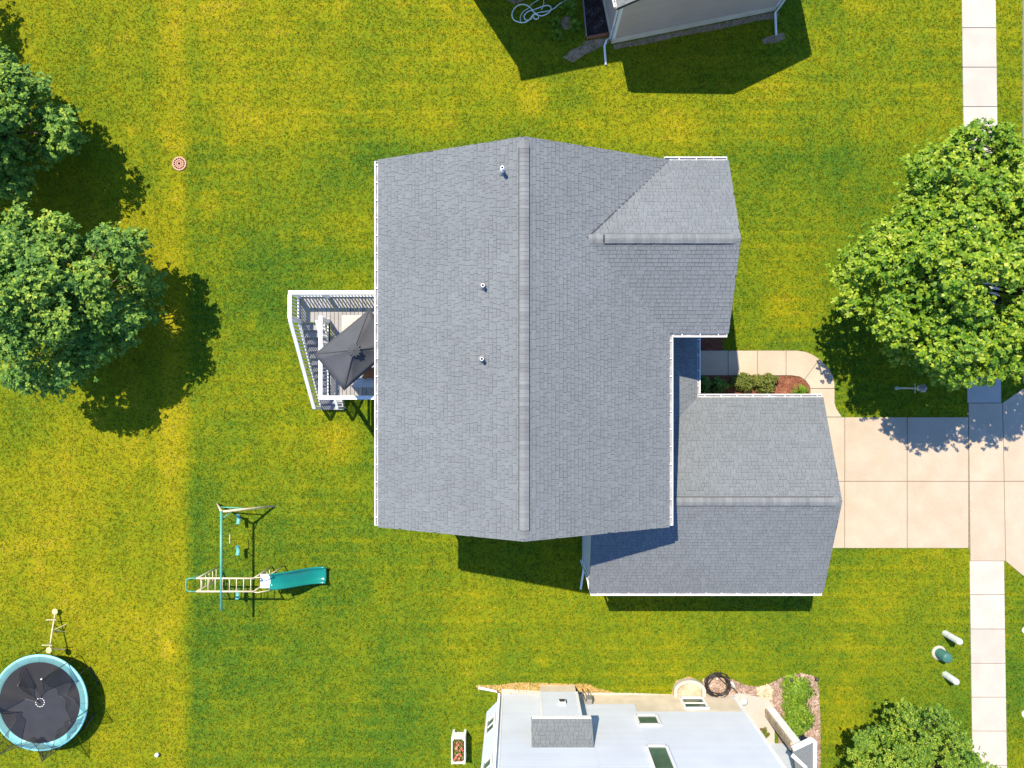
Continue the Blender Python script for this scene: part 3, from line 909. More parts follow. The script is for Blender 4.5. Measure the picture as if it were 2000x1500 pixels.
# walls
def flat(z): return lambda s: z
def gab(z, p, L_): return lambda s: z + p*min(s, L_-s)
ov = 0.40
mw0, mw1 = xW+ov, xE-ov
zw = ZM + PM*ov - 0.16
siding(house, (mw0,wN), (mw0,wS), 0.25, flat(zw), M['blue_siding'], out=(-1,0))
siding(house, (mw1,wS), (mw1,wN), 0.25, flat(zw), M['blue_siding'], out=(1,0))
siding(house, (mw0,wS), (mw1,wS), 0.25, gab(zw, PM, mw1-mw0), M['blue_siding'], out=(0,-1))
siding(house, (mw1,wN), (mw0,wN), 0.25, gab(zw, PM, mw1-mw0), M['blue_siding'], out=(0,1))
cw = cE-0.25
siding(house, (cw,cS+0.3), (cw,cN-0.3), 0.25, gab(ZM+PM*0.3-0.16, PM, cN-cS-0.6), M['blue_siding'], out=(1,0))
siding(house, (mw1,cS+0.3), (cw,cS+0.3), 0.25, flat(ZM-0.03), M['blue_siding'], out=(0,-1))
siding(house, (cw,cN-0.3), (mw1,cN-0.3), 0.25, flat(ZM-0.03), M['blue_siding'], out=(0,1))
gw0, gw1 = gW+0.05, gE-0.2
siding(house, (gw0,gS+0.3), (gw1,gS+0.3), 0.25, flat(ZG-0.03), M['blue_siding'], out=(0,-1))
siding(house, (gw0,gM), (gw0,gS+0.3), 0.25, lambda s: ZGR-0.16-PG*s, M['blue_siding'], out=(-1,0))
siding(house, (gw1,gS+0.3), (gw1,gN-0.3), 0.25, gab(ZG+PG*0.3-0.16, PG, gN-gS-0.6), M['blue_siding'], out=(1,0))
siding(house, (gw1,gN-0.3), (X(1300),gN-0.3), 0.25, flat(ZG-0.03), M['blue_siding'], out=(0,1))
mb = MB()
mb.box(mw0+0.03, mw1-0.03, wS+0.03, wN-0.03, -0.1, 0.26)
mb.box(mw1-0.05, cw-0.03, cS+0.33, cN-0.33, -0.1, 0.262)
mb.box(gw0+0.03, gw1-0.03, gS+0.33, gN-0.33, -0.1, 0.258)
mb.build('foundation', M['foundation'], house)
# soffits close the eaves from below
mb = MB()
mb.box(xW+0.01, mw0, yS+0.02, yN-0.02, ZM-0.17, ZM-0.155)
mb.box(mw1, xE-0.01, yS+0.02, yN-0.02, ZM-0.17, ZM-0.155)
mb.box(gW+0.02, gE-0.02, gS+0.01, gS+0.3, ZG-0.17, ZG-0.155)
mb.build('soffit', M['white'], house)
NOGRASS += [[(mw0,wS),(mw1,wS),(mw1,wN),(mw0,wN)], [(mw1-.1,cS+.3),(cw,cS+.3),(cw,cN-.3),(mw1-.1,cN-.3)], [(gw0,gS+.3),(gw1,gS+.3),(gw1,gN-.3),(gw0,gN-.3)],
            pp((1215,655),(1322,655),(1322,790),(1215,790))]
# garage corner trim, downspout, drain leg
mb = MB(); mb.box(gw0-0.032, gw0+0.09, gS+0.262, gS+0.36, 0.2, ZG-0.05); mb.build('corner_board', M['white'], house)
d0 = Vector((gw0-0.09, gS+0.25, ZG-0.10)); 
mb = MB(); mb.tube([Vector((gW+0.06,gS-0.06,ZG-0.10)), Vector((gW+0.0,gS+0.05,ZG-0.28)), Vector((gw0-0.07,gS+0.22,ZG-0.5)), Vector((gw0-0.07,gS+0.22,0.18)), P(1141,1100,0.10), P(1134,1150,0.05)], 0.042, 8)
mb.build('downspout', M['white'], house)
mb = MB(); mb.tube([Vector((xW-0.05,yS+0.1,ZM-0.10)), Vector((mw0-0.06,yS+0.5,ZM-0.55)), Vector((mw0-0.06,yS+0.5,0.15)), Vector((mw0-0.5,yS+0.45,0.08))], 0.04, 8)
mb.build('downspout', M['white'], house)
# plumbing vents on the west slope
def roofz(x): return ZM + PM*(x-xW)
def vent(u, v, white, h):
    z = 7.9; p = G(u, v, z)
    for _ in range(6):
        z = roofz(p.x) + h; p = G(u, v, z)
    z0 = roofz(p.x)
    mb = MB(); mb.lathe([(0.12,0.0),(0.11,0.03),(0.07,0.09),(0.06,0.11)], (p.x, p.y, z0-0.01), 16)
    fl = mb.build('vent_boot', M['pipe'], house, True)
    mb = MB(); mb.lathe([(0.052,-0.05),(0.052,h),(0.034,h),(0.034,h-0.08)], (p.x,p.y,z0), 14)
    mb.build('vent_pipe', M['white'], fl, True)
    mb = MB(); mb.lathe([(0.033,h-0.06),(0.001,h-0.06)], (p.x,p.y,z0), 14); mb.build('bore_dark', M['black'], fl)  # flat black disc paints the shade inside the pipe
vent(981, 327, True, 0.42); vent(943, 557, False, 0.28); vent(941, 701, False, 0.30)

# ------------------------------------------------------------------ deck
ZD = 0.104*H; ZT = ZD + 1.02
dxW, dxS, dxE = X(626.7), X(678), mw0-0.03
dyN, dyL, dyS, dyB = Y(594.7), Y(642), Y(776), Y(799)
deck = thing('raised_deck', 'raised grey board deck with white railings and a stair, behind the house', 'deck', (dxS, (dyN+dyS)/2, 0))
bw = 0.142
x = dxW + 0.02
i = 0
while x + bw <= dxE:
    y0 = dyS + 0.02 if x > dxS - 0.02 else dyL
    mb = MB(); mb.box(x+0.007, x+bw-0.009, y0, dyN-0.02, ZD-0.028, ZD)
    mb.build('deck_board', M['deck'], deck)
    x += bw
mb = MB()
mb.box(dxS, dxE, dyS, dyS+0.04, ZD-0.26, ZD-0.03); mb.box(dxW, dxE, dyN-0.04, dyN, ZD-0.26, ZD-0.03)
mb.box(dxW, dxW+0.04, dyL, dyN-0.042, ZD-0.26, ZD-0.03); mb.box(dxS+0.001, dxS+0.04, dyS+0.042, dyL, ZD-0.26, ZD-0.03)
xx = dxS + 0.4
while xx < dxE - 0.1:
    mb.box(xx, xx+0.04, dyS+0.042, dyN-0.042, ZD-0.24, ZD-0.03); xx += 0.4
mb.build('deck_joists', M['deckframe'], deck)
pm = MB(); pm.box(-0.06,0.06,-0.06,0.06,0,ZT-0.03); pme = pm.mesh('deck_post', M['white'])
for px_, py_ in ((dxW+.06,dyN-.06),(dxS+.06,dyN-.06),(dxS+.06,dyS+.06),(dxE-.5,dyS+.06),(dxE-.5,dyN-.06),(dxW+.06,dyL+.02),(dxS+.06,dyL+.02)):
    place('deck_post', pme, deck, (px_,py_,0))
bal = MB(); bal.box(-0.017,0.017,-0.017,0.017,0,0.90); balm = bal.mesh('baluster', M['white'])
def railing(a, b_, za, zb, name='top_rail', w=0.13):
    """cap, lower rail and balusters from plan a to b_; za, zb: floor heights"""
    a = Vector((a[0],a[1],za)); b_ = Vector((b_[0],b_[1],zb))
    up = Vector((0,0,1.0))
    mb = MB(); mb.beam(a+up, b_+up, w, 0.04); cap = mb.build(name, M['white'], deck, bevel=0.006)
    mb = MB(); mb.beam(a+Vector((0,0,0.10)), b_+Vector((0,0,0.10)), 0.04, 0.05); mb.build('lower_rail', M['white'], deck)
    L_ = math.hypot(b_.x-a.x, b_.y-a.y); n = int(L_/0.115)
    for k in range(1, n):
        p = a.lerp(b_, k/n)
        place('baluster', balm, deck, p + Vector((0,0,0.09)))
railing((dxW,dyN-.05), (dxE,dyN-.05), ZD, ZD)
railing((dxW+.05,dyN-.12), (dxW+.05,dyL+.02), ZD, ZD)
railing((dxS+.06,dyL+.12), (dxS+.06,dyS+.12), ZD, ZD)
railing((dxS,dyS+.05), (dxE,dyS+.05), ZD, ZD)
railing((dxW+.05,dyL-.05), (dxW+.05,dyB+.05), ZD-0.05, 0.05)
railing((dxS-.10,dyL-.05), (dxS-.10,dyB+.05), ZD-0.05, 0.05, w=0.09)
nst = 14
for k in range(1, nst):
    z = ZD*(1-k/nst); ya = dyL + (dyB-dyL)*(k-1)/(nst-1); yb = dyL + (dyB-dyL)*k/(nst-1)
    mb = MB(); mb.box(dxW+.10, dxS-.14, yb-0.02, ya-0.012, z-0.035, z); mb.build('stair_tread', M['deck'], deck)
for xs_ in (dxW+.06, dxS-.12):
    mb = MB(); mb.beam((xs_,dyL,ZD-0.20),(xs_,dyB+0.05,0.02), 0.04, 0.26); mb.build('stringer', M['white'], deck)
for xs_ in (dxW+.05, dxS-.10):
    mb = MB(); mb.box(xs_-.045, xs_+.045, dyB+0.02, dyB+0.11, 0, 1.02); mb.build('stair_post', M['white'], deck)

# parasol
ZU = 4.95; ZA = 5.50
cor = [(775.7,630.9),(686.7,703.5),(734.9,761.5),(817.5,690)]
cx_, cy_ = 757.0, 698.0
um = thing('parasol', 'charcoal rectangular parasol open over the deck', 'parasol', (X(cx_),Y(cy_),ZD))
C0 = P(cx_, cy_, ZA)
mb = MB()
for k in range(4):
    a = P(*cor[k], ZU); b_ = P(*cor[(k+1)%4], ZU)
    n = 6; rows = []
    for i in range(n+1):
        row = []
        for j in range(n+1):
            t = i/n; s_ = j/n
            e_ = a.lerp(b_, s_)
            p = C0.lerp(e_, 0.04 + 0.96*t)
            p.z -= 0.05*math.sin(math.pi*t)*math.sin(math.pi*s_) + 0.03*math.sin(math.pi*s_)*t
            row.append(p)
        rows.append(row)
    vs = [p for r_ in rows for p in r_]
    fs = [(i*(n+1)+j, (i+1)*(n+1)+j, (i+1)*(n+1)+j+1, i*(n+1)+j+1) for i in range(n) for j in range(n)]
    mb2 = MB(); mb2.add(vs, fs)
    pn = mb2.build('canopy_panel', M['canvas'], um, True)
    so = pn.modifiers.new('thick', 'SOLIDIFY'); so.thickness = 0.006
    mb3 = MB(); mb3.tube([C0 + Vector((0,0,-0.03)), P(*cor[k], ZU-0.02)], 0.012, 6); mb3.build('rib', M['darkmetal'], um)
    mb3 = MB(); mb3.tube([C0 + Vector((0,0,0.012)), C0.lerp(P(*cor[k], ZU), 0.5)+Vector((0,0,0.012)), P(*cor[k], ZU+0.006)], 0.008, 5); mb3.build('seam', M['canvas'], um)
mb = MB()        # gathered vent cap on top
n = 24; vs = [C0 + Vector((0,0,0.03))]
for i in range(n):
    a = 2*math.pi*i/n; r_ = 0.24 if i % 2 else 0.17
    vs.append(C0 + Vector((r_*math.cos(a), r_*math.sin(a), -0.37*r_ + (0.012 if i % 2 else 0.045))))
mb.add(vs, [(0,1+i,1+(i+1)%n) for i in range(n)]); mb.build('vent_cap', M['canvas'], um)
mb = MB(); mb.tube([P(cx_,cy_,ZD+0.02), C0+Vector((0,0,0.03))], 0.024, 10); mb.build('pole', M['darkmetal'], um, True)
mb = MB(); mb.lathe([(0.0,0.06),(0.08,0.06),(0.26,0.03),(0.28,0.0)], P(cx_,cy_,ZD), 20); mb.build('base', M['darkmetal'], um, True)

# rug, bench and side table on the deck
rg = thing('outdoor_rug', 'cream outdoor rug with thin red stripes half under the parasol', 'rug', G(690,640,ZD))
a = G(668,616,ZD); b_ = G(722,672,ZD)
mb = MB(); mb.box(a.x,b_.x,b_.y,a.y,ZD+0.002,ZD+0.014); mb.build('pile', M['cream'], rg)
for k in range(7):
    yy = a.y - 0.10 - k*0.14
    mb = MB(); mb.box(a.x+0.06,b_.x-0.06,yy-0.008,yy+0.008,ZD+0.0145,ZD+0.017); mb.build('stripe', M['rugstripe'], rg)
a = G(690,738,ZD+0.42); b_ = G(738,757,ZD+0.42)
bn = thing('patio_bench', 'low grey slatted bench on the deck beside the house', 'bench', ((a.x+b_.x)/2,(a.y+b_.y)/2,ZD))
for k in range(6):
    y0 = a.y + (b_.y-a.y)*k/6; y1 = a.y + (b_.y-a.y)*(k+0.86)/6
    mb = MB(); mb.box(a.x,b_.x,y1,y0,ZD+0.39,ZD+0.42); mb.build('seat_slat', M['greyslat'], bn, bevel=0.004)
for px_ in (a.x+0.06, b_.x-0.06):
    for py_ in (a.y-0.05, b_.y+0.05):
        mb = MB(); mb.box(px_-.03,px_+.03,py_-.03,py_+.03,ZD,ZD+0.388); mb.build('leg', M['greyslat'], bn)
a = G(712,722,ZD+0.5); 
tb = thing('side_table', 'small brown wooden side table mostly hidden below the parasol', 'table', (a.x+0.12,a.y-0.12,ZD))
mb = MB(); mb.box(a.x-0.05,a.x+0.36,a.y-0.30,a.y+0.08,ZD+0.47,ZD+0.5); mb.build('table_top', M['brownwood'], tb, bevel=0.006)
for px_ in (a.x, a.x+0.31):
    for py_ in (a.y, a.y-0.31):
        mb = MB(); mb.box(px_-.02,px_+.02,py_-.02,py_+.02,ZD,ZD+0.469); mb.build('leg', M['brownwood'], tb)

# ------------------------------------------------------------------ house to the north (turned)
e1 = Vector((317,64)).normalized(); e2 = Vector((-e1.y, e1.x))        # along its south wall, and into it (world)
O1 = Vector((X(1195),Y(84)))
def nb(s, t, z=0.0):
    p = O1 + e1*s + e2*t
    return Vector((p.x,p.y,z))
W1 = 323/S
ZN = 3.25; PN = 0.45
nh = thing('neighbour_house', 'taupe sided house with white gutter cut off by the top edge', 'house', nb(W1/2,4))
top = lambda s: ZN - 0.14 + PN*(min(s, W1-s)+0.32)
siding(nh, nb(0,0), nb(W1,0), 0.38, lambda s: top(s)-0.03, M['grey_siding'], out=-e2)
siding(nh, nb(0,9), nb(0,0), 0.38, flat(ZN-0.05), M['grey_siding'], out=-e1)
siding(nh, nb(W1,0), nb(W1,9), 0.38, flat(ZN-0.05), M['grey_siding'], out=e1)
mb = MB(); mb.prism([nb(-0.03,-0.03),nb(W1+0.03,-0.03),nb(W1+0.03,9),nb(-0.03,9)], -0.1, 0.375); mb.build('foundation', M['foundation'], nh)
for s in (-0.03, W1-0.07):
    mb = MB(); mb.prism([nb(s,-0.034),nb(s+0.10,-0.034),nb(s+0.10,0.07),nb(s,0.07)], 0.36, ZN-0.02); mb.build('corner_board', M['white'], nh)
nroof = bpy.data.objects.new('roof', None); col.objects.link(nroof); nroof.parent = nh; WL[nroof] = WL[nh].copy()
hw_ = W1/2 + 0.32
A0 = nb(-0.32,-0.32); B0 = nb(W1+0.32,-0.32)
roof_plane(A0, e2, e1, 9.3, hw_, ZN, PN, nroof, seed=21, ex=0.14, wlo=0.2, whi=0.4)
roof_plane(B0, e2, -e1, 9.3, hw_, ZN, PN, nroof, seed=22, ex=0.14, wlo=0.2, whi=0.4)
mb = MB()
for s0, z0, s1, z1 in ((-0.32,ZN,W1/2,ZN+PN*hw_), (W1/2,ZN+PN*hw_,W1+0.32,ZN)):
    mb.beam(nb(s0,-0.345,z0-0.09), nb(s1,-0.345,z1-0.09), 0.025, 0.17)
mb.build('rake_board', M['grey_siding'], nroof)
gutter(nh, nb(-0.325,-0.30,ZN-0.01), nb(-0.325,8.9,ZN-0.01), -e1, every=0.6)
gutter(nh, nb(W1+0.325,-0.30,ZN-0.01), nb(W1+0.325,8.9,ZN-0.01), e1, every=0.6)
c0 = Vector(nb(-0.08,-0.05)); 
mb = MB(); mb.tube([nb(-0.38,-0.2,ZN-0.1), nb(-0.2,0.1,ZN-0.35), nb(-0.085,0.08,ZN-0.6), nb(-0.085,0.08,0.30), P(1184,82,0.14), P(1180,92,0.07), P(1183,128,0.05)], 0.045, 8); mb.build('downspout', M['white'], nh, True)
mb = MB(); mb.tube([nb(W1+0.38,-0.2,ZN-0.1), nb(W1+0.2,0.0,ZN-0.35), nb(W1+0.07,-0.08,ZN-0.6), nb(W1+0.07,-0.08,0.30), P(1512,28,0.12), P(1515,70,0.05)], 0.045, 8); mb.build('downspout', M['white'], nh, True)
# its tall rear part beyond the frame (throws the left-hand shadow)
ZB = 0.268*H
f0 = P(906,-12); f0 = Vector((f0.x,f0.y)); 
def nb2(s, t, z=0.0):
    p = f0 + e1*s + e2*t; return Vector((p.x,p.y,z))
mb = MB(); mb.prism([nb2(0.15,0.1),nb2(9.3,0.1),nb2(9.3,6),nb2(2.2,6),nb2(2.2,1.5),nb2(0.15,1.5)], -0.1, ZB-0.12); mb.build('rear_wall', M['grey_siding'], nh)
mb = MB(); mb.prism([nb2(0,0),nb2(9.5,0),nb2(9.5,6.2),nb2(2.0,6.2),nb2(2.0,1.6),nb2(0,1.6)], ZB-0.118, ZB); mb.build('rear_roof', M['shingle'], nroof)
NOGRASS += [[nb(0,0),nb(W1,0),nb(W1,9),nb(0,9)], [nb2(0,0),nb2(9.4,0),nb2(9.4,6),nb2(0,6)]]
# mulch bed, brick edge and bare soil beside it
mp = [P(1134,-60), P(1146,70), P(1191,62), P(1168,-60)]
bed('dark_mulch_bed', mp, M['darkmulch_base'], M['darkmulch'], 3200)
ed = thing('bed_edging', 'thin grey edging along the dark mulch bed by the taupe house', 'edging', P(1140,20))
mb = MB(); mb.beam(P(1133,-60,0.05), P(1145,72,0.05), 0.05, 0.12); mb.build('edging_strip', M['pipe'], ed)
mb = MB(); bm_ = MB(); bm_.box(-0.095,0.095,-0.045,0.045,0,0.09); bme = bm_.mesh('brick', M['brick'])
ang = math.atan2(P(1190,67).y-P(1147,75).y, P(1190,67).x-P(1147,75).x)
be = thing('brick_border', 'short row of red bricks at the end of the dark mulch bed', 'bricks', P(1168,71))
for k in range(5):
    p = P(1147,75).lerp(P(1190,67), (k+0.4)/5)
    place('brick', bme, be, (p.x,p.y,0.0), (0,0,ang+random.uniform(-.05,.05)))
def patch(name, poly, base, chips, n, ln, wd):
    s_ = sheet(name, poly, base, None, 0.005); s_['kind'] = 'structure'
    c_ = scatter_chips('loose_bits', poly, n, ln, wd, chips, 0.008, s_); c_['kind'] = 'stuff'
THIN = []
patch('bare_soil', pp((1100,112),(1112,100),(1130,92),(1145,80),(1192,73),(1190,84),(1160,98),(1140,108),(1118,122)), M['soil'], M['crumb'], 900, 0.05, 0.03)
patch('bare_soil', pp((1198,88),(1510,24),(1520,26),(1519,36),(1480,40),(1400,58),(1330,70),(1270,84),(1200,96)), M['soil'], M['crumb'], 1500, 0.05, 0.03)
patch('bare_soil', pp((1488,76),(1505,70),(1530,64),(1534,74),(1520,82),(1492,86)), M['soil'], M['crumb'], 300, 0.04, 0.03)
patch('bare_soil', pp((1098,34),(1112,32),(1117,44),(1113,56),(1101,58),(1095,46)), M['soil'], M['crumb'], 200, 0.05, 0.03)
patch('bare_soil', pp((990,-20),(1030,-20),(1022,2),(1005,8),(992,3)), M['soil'], M['crumb'], 200, 0.05, 0.03)
for (u,v,r_,sd,lb) in ((1112,18,0.42,1,'leafy weed nearest the top edge beside the dark mulch bed'), (1086,46,0.22,2,'small leafy weed just right of the pale garden hose'),
                       (1121,52,0.30,3,'leafy weed on the bare soil next to the dark mulch bed'), (1088,72,0.26,4,'lowest leafy weed in the shade left of the dark mulch bed')):
    blade_clump('weed', lb, P(u,v), r_, 0.22, M['leaf_hosta'], 60, 0.06, sd, 'plant', 'weeds in the shade by the taupe house')
# pale garden hose thrown down in loops
def hose(name, label, pts, r, mat, group=None, closed=False):
    n = 8; out = []
    P_ = [Vector(p) for p in pts]
    for i in range(len(P_)-1):
        p0 = P_[max(i-1,0)]; p1 = P_[i]; p2 = P_[i+1]; p3 = P_[min(i+2,len(P_)-1)]
        for k in range(n):
            t = k/n
            out.append(0.5*((2*p1)+(-p0+p2)*t+(2*p0-5*p1+4*p2-p3)*t*t+(-p0+3*p1-3*p2+p3)*t**3))
    out.append(P_[-1])
    mb = MB(); mb.tube(out, r, 6)
    o = mb.build(name, mat, None, True, origin=P_[0])
    return tag(o, label, 'hose')
def hz(u, v, k): return P(940+u/9.09, v/9.09, 0.03+0.004*k)
hp = [(1560,-10),(1400,70),(1300,150),(1235,190),(1140,215),(1020,235),(945,270),(880,350),(815,375),(765,340),(770,280),(830,225),(950,185),(1100,130),(1190,120),(1235,155),(1230,205),(1180,260),(1080,305),(990,290),(945,280),(925,320),(950,365),(1000,365),(1015,320),(980,275),(930,245),(860,160),(760,115),(660,130),(580,200),(545,300),(580,390),(690,435),(790,430),(860,380),(925,290)]
hose('garden_hose', 'pale green garden hose lying in loose loops in the shade', [hz(u,v,k) for k,(u,v) in enumerate(hp)], 0.022, M['hose_pale'])
hp = [(700,420),(695,320),(740,230),(830,170),(880,110),(1040,0),(1080,-60),(1110,60),(1090,150),(1060,200)]
hose('garden_hose', 'thin second pale hose strand crossing the looped hose', [hz(u,v,k+10) for k,(u,v) in enumerate(hp)], 0.014, M['hose_pale'])

# ------------------------------------------------------------------ house to the south
yw = Y(1356); xa, xb = X(978), X(1433)
ZSE = 6.4
sh = thing('white_house', 'white clapboard house with chimney bump-out cut off by the bottom edge', 'house', ((xa+xb)/2, yw-4, 0))
def stepz(x):
    return 0.05
segs = [(X(978),X(1140),0.05),(X(1140),X(1232),0.90),(X(1232),xb,1.50)]
for a, b_, z in segs:
    siding(sh, (b_-0.0005,yw), (a,yw), z, flat(ZSE), M['vinyl'], out=(0,1), exposure=0.19, lap=0.032)
mb = MB(); mb.box(X(1100),xb-0.02,yw-0.13,yw-0.01,-0.1,1.6); mb.build('foundation', M['foundation'], sh)
siding(sh, (xb,yw), (xb,yw-2.2), 0.1, flat(ZSE), M['vinyl'], out=(1,0))
siding(sh, (X(1530),Y(1452)), (xb,Y(1452)), 0.05, flat(ZSE), M['vinyl'], out=(0,1), exposure=0.19, lap=0.032)
siding(sh, (xa,yw), (xa,yw-8), 0.05, flat(ZSE), M['vinyl'], out=(-1,0))
mb = MB(); mb.box(xa-0.035,xa+0.10,yw-0.08,yw+0.032,0.02,ZSE); mb.build('corner_board', M['white'], sh)
mb = MB(); mb.box(xb-0.10,xb+0.035,yw-0.08,yw+0.032,0.3,ZSE); mb.build('corner_board', M['white'], sh)
mb = MB(); mb.prism([(xa-0.2,yw-8.2),(X(1535),yw-8.2),(X(1535),Y(1452)+0.1),(xb+0.2,Y(1452)+0.1),(xb+0.2,yw+0.2),(xa-0.2,yw+0.2)], ZSE, ZSE+0.15); mb.build('roof', M['shingle'], sh)
# bay on its west side
bA, bB, bC = (X(975),Y(1366)), (X(951),Y(1390)), (X(951),Y(1520))
dn_ = (Vector(bB)-Vector(bA)).normalized(); bn_ = Vector((-dn_.y, dn_.x))
if bn_.y < 0: bn_ = -bn_
siding(sh, bA, bB, 0.05, flat(ZSE-0.1), M['vinyl'], out=bn_)
siding(sh, bB, bC, 0.05, flat(ZSE-0.1), M['vinyl'], out=(-1,0))
def window(parent, c, dirv, out, w, h, name='window', rail=True):
    """c: centre of the sill line; frame boards, glass and a meeting rail"""
    c = Vector(c); d = Vector((dirv[0],dirv[1],0)).normalized(); o = Vector((out[0],out[1],0)).normalized(); up = Vector((0,0,1))
    mb = MB(); t = 0.055
    for a, b_ in (((-w/2,0),(w/2,0)),((-w/2,h),(w/2,h)),((-w/2,0),(-w/2,h)),((w/2,0),(w/2,h))):
        mb.beam(c+d*a[0]+up*a[1]+o*0.03, c+d*b_[0]+up*b_[1]+o*0.03, 0.09, 0.07, up=tuple(o))
    f_ = mb.build(name, M['white'], parent)
    g0 = c + o*0.012
    vs = [g0-d*w/2, g0+d*w/2, g0+d*w/2+up*h, g0-d*w/2+up*h]
    mb = MB(); mb.add([v for v in vs]+[v+o*0.010 for v in vs], [(0,1,2,3),(7,6,5,4),(0,4,5,1),(1,5,6,2),(2,6,7,3),(3,7,4,0)]); mb.build('pane', M['glass'], f_)
    if not rail: return
    mb = MB(); mb.beam(c+up*h*0.5-d*w/2+o*0.03, c+up*h*0.5+d*w/2+o*0.03, 0.05, 0.03, up=tuple(o)); mb.build('meeting_rail', M['white'], f_)
mid = (Vector(bA)+Vector(bB))/2
window(sh, (mid.x,mid.y,1.0), dn_, bn_, 0.42, 1.1)
window(sh, (mid.x,mid.y,3.9), dn_, bn_, 0.42, 1.1)
wx = (X(1224.7)+X(1265))/2
window(sh, (wx,yw+0.03,1.85), (1,0), (0,1), 0.76, 0.70, rail=False)
window(sh, ((X(1224)+X(1260))/2,yw+0.03,4.0), (1,0), (0,1), 0.68, 1.45, rail=False)
# chimney bump-out with its own little roof
cyf = Y(1337); cx0, cx1 = X(1053), X(1124)
siding(sh, (cx1,cyf), (cx0,cyf), 0.7, flat(3.2), M['vinyl'], out=(0,1), exposure=0.19, lap=0.032)
siding(sh, (cx0,cyf), (cx0,yw), 0.7, flat(3.2), M['vinyl'], out=(-1,0), exposure=0.19, lap=0.03)
siding(sh, (cx1,yw), (cx1,cyf), 0.7, flat(3.2), M['vinyl'], out=(1,0), exposure=0.19, lap=0.03)
mb = MB(); mb.box(cx0+0.03,cx1-0.03,yw,cyf-0.02,-0.1,0.72); mb.build('chase_base', M['foundation'], sh)
for s in (cx0-0.03, cx1-0.07):
    mb = MB(); mb.box(s,s+0.10,cyf-0.08,cyf+0.03,0.68,3.2); mb.build('corner_board', M['white'], sh)
crf = bpy.data.objects.new('chase_roof', None); col.objects.link(crf); crf.parent = sh; WL[crf] = WL[sh].copy()
roof_plane((X(1037),Y(1325)), (1,0), (0,-1), X(1137)-X(1037), yw*-1+Y(1325), 3.3, 1.15, crf, seed=31, ex=0.14)
mb = MB(); mb.box(X(1037)-0.02,X(1137)+0.02,Y(1325)+0.004,Y(1325)+0.03,3.10,3.29); mb.build('fascia', M['white'], crf)
vz = G(1094,1380,1.75)
mb = MB(); mb.box(X(1086),X(1099),cyf+0.02,cyf+0.14,1.55,1.80); v_ = mb.build('vent_hood', M['white'], sh, bevel=0.01)
mb = MB(); mb.box(X(1087),X(1098),cyf+0.141,cyf+0.15,1.57,1.66); mb.build('louvre', M['darkmetal'], v_)
mb = MB(); mb.box(X(1088),X(1097),cyf+0.141,cyf+0.16,1.70,1.78); mb.build('vent_flap', M['darkmetal'], v_)
# gas meter, conduit
mb = MB(); mb.box(X(1142),X(1152),yw+0.03,yw+0.22,0.55,0.95); mb.build('meter_box', M['pipe'], sh, bevel=0.02)
for u in (1137, 1147):
    mb = MB(); mb.tube([P(u,1345,0.0), P(u,1345,0.62), P(u+3,1352,0.75)], 0.02, 6); mb.build('conduit', M['darkmetal'], sh)
mb = MB(); mb.tube([Vector((xa-0.06,yw+0.1,ZSE-0.1)), Vector((xa-0.06,yw+0.1,0.25)), P(970,1347,0.12), P(935,1342,0.06)], 0.05, 8); mb.build('downspout', M['white'], sh, True)
NOGRASS += [[(xa-0.05,yw),(X(1530),yw),(X(1530),yw-9),(xa-0.6,yw-9)], pp((951,1390),(975,1366),(980,1600),(951,1600)), [(cx0,cyf),(cx1,cyf),(cx1,yw),(cx0,yw)]]
# garage wing corner at the right: column, stone face and porch roof
mb = MB(); mb.box(X(1497),X(1513),Y(1398),Y(1383),0,2.75); mb.build('porch_column', M['white'], sh, bevel=0.01)
for k in range(12):
    z0 = 0.02+k*0.215
    for j in range(2):
        mb = MB(); mb.box(X(1493),X(1497)-0.002,Y(1398)+0.155*j+0.004,Y(1398)+0.155*(j+1)-0.004,z0,z0+0.205); mb.build('stone', M['stone'], sh)
mb = MB(); mb.box(X(1455),X(1462),Y(1445),Y(1400),0.05,0.75); mb.build('low_wall', M['white'], sh, bevel=0.01)
prf = bpy.data.objects.new('porch_roof', None); col.objects.link(prf); prf.parent = sh; WL[prf] = WL[sh].copy()
mb = MB()
pa, pb_, pc, pd = G(1549,1464,2.9), G(1588,1446,2.8), G(1588,1600,2.8), G(1610,1600,3.6)
A_ = [G(1548,1466,2.95), G(1588,1447,2.85), Vector((G(1588,1447,2.85).x, Y(1640), 2.85)), Vector((G(1548,1466,2.95).x+0.6, Y(1640), 3.6))]
mb.add(A_ + [v+Vector((0,0,-0.14)) for v in A_], [(0,3,2,1),(4,5,6,7),(0,1,5,4),(1,2,6,5),(2,3,7,6),(3,0,4,7)])
mb.build('porch_shingles', M['shingle'], prf)
mb = MB(); mb.beam(A_[0]+Vector((0,0.05,-0.03)), A_[1]+Vector((0,0.05,-0.03)), 0.11, 0.16); mb.build('fascia', M['white'], prf)
mb = MB(); mb.beam(A_[1]+Vector((0.05,0,-0.03)), A_[2]+Vector((0.05,0,-0.03)), 0.11, 0.16); mb.build('fascia', M['white'], prf)
mb = MB(); mb.tube([A_[0]+Vector((-0.05,-0.12,0.05)), A_[0]+Vector((0.35,-0.45,0.2)), A_[3]+Vector((0.1,0,0.05))], 0.08, 8); mb.build('porch_gutter', M['white'], prf, True)

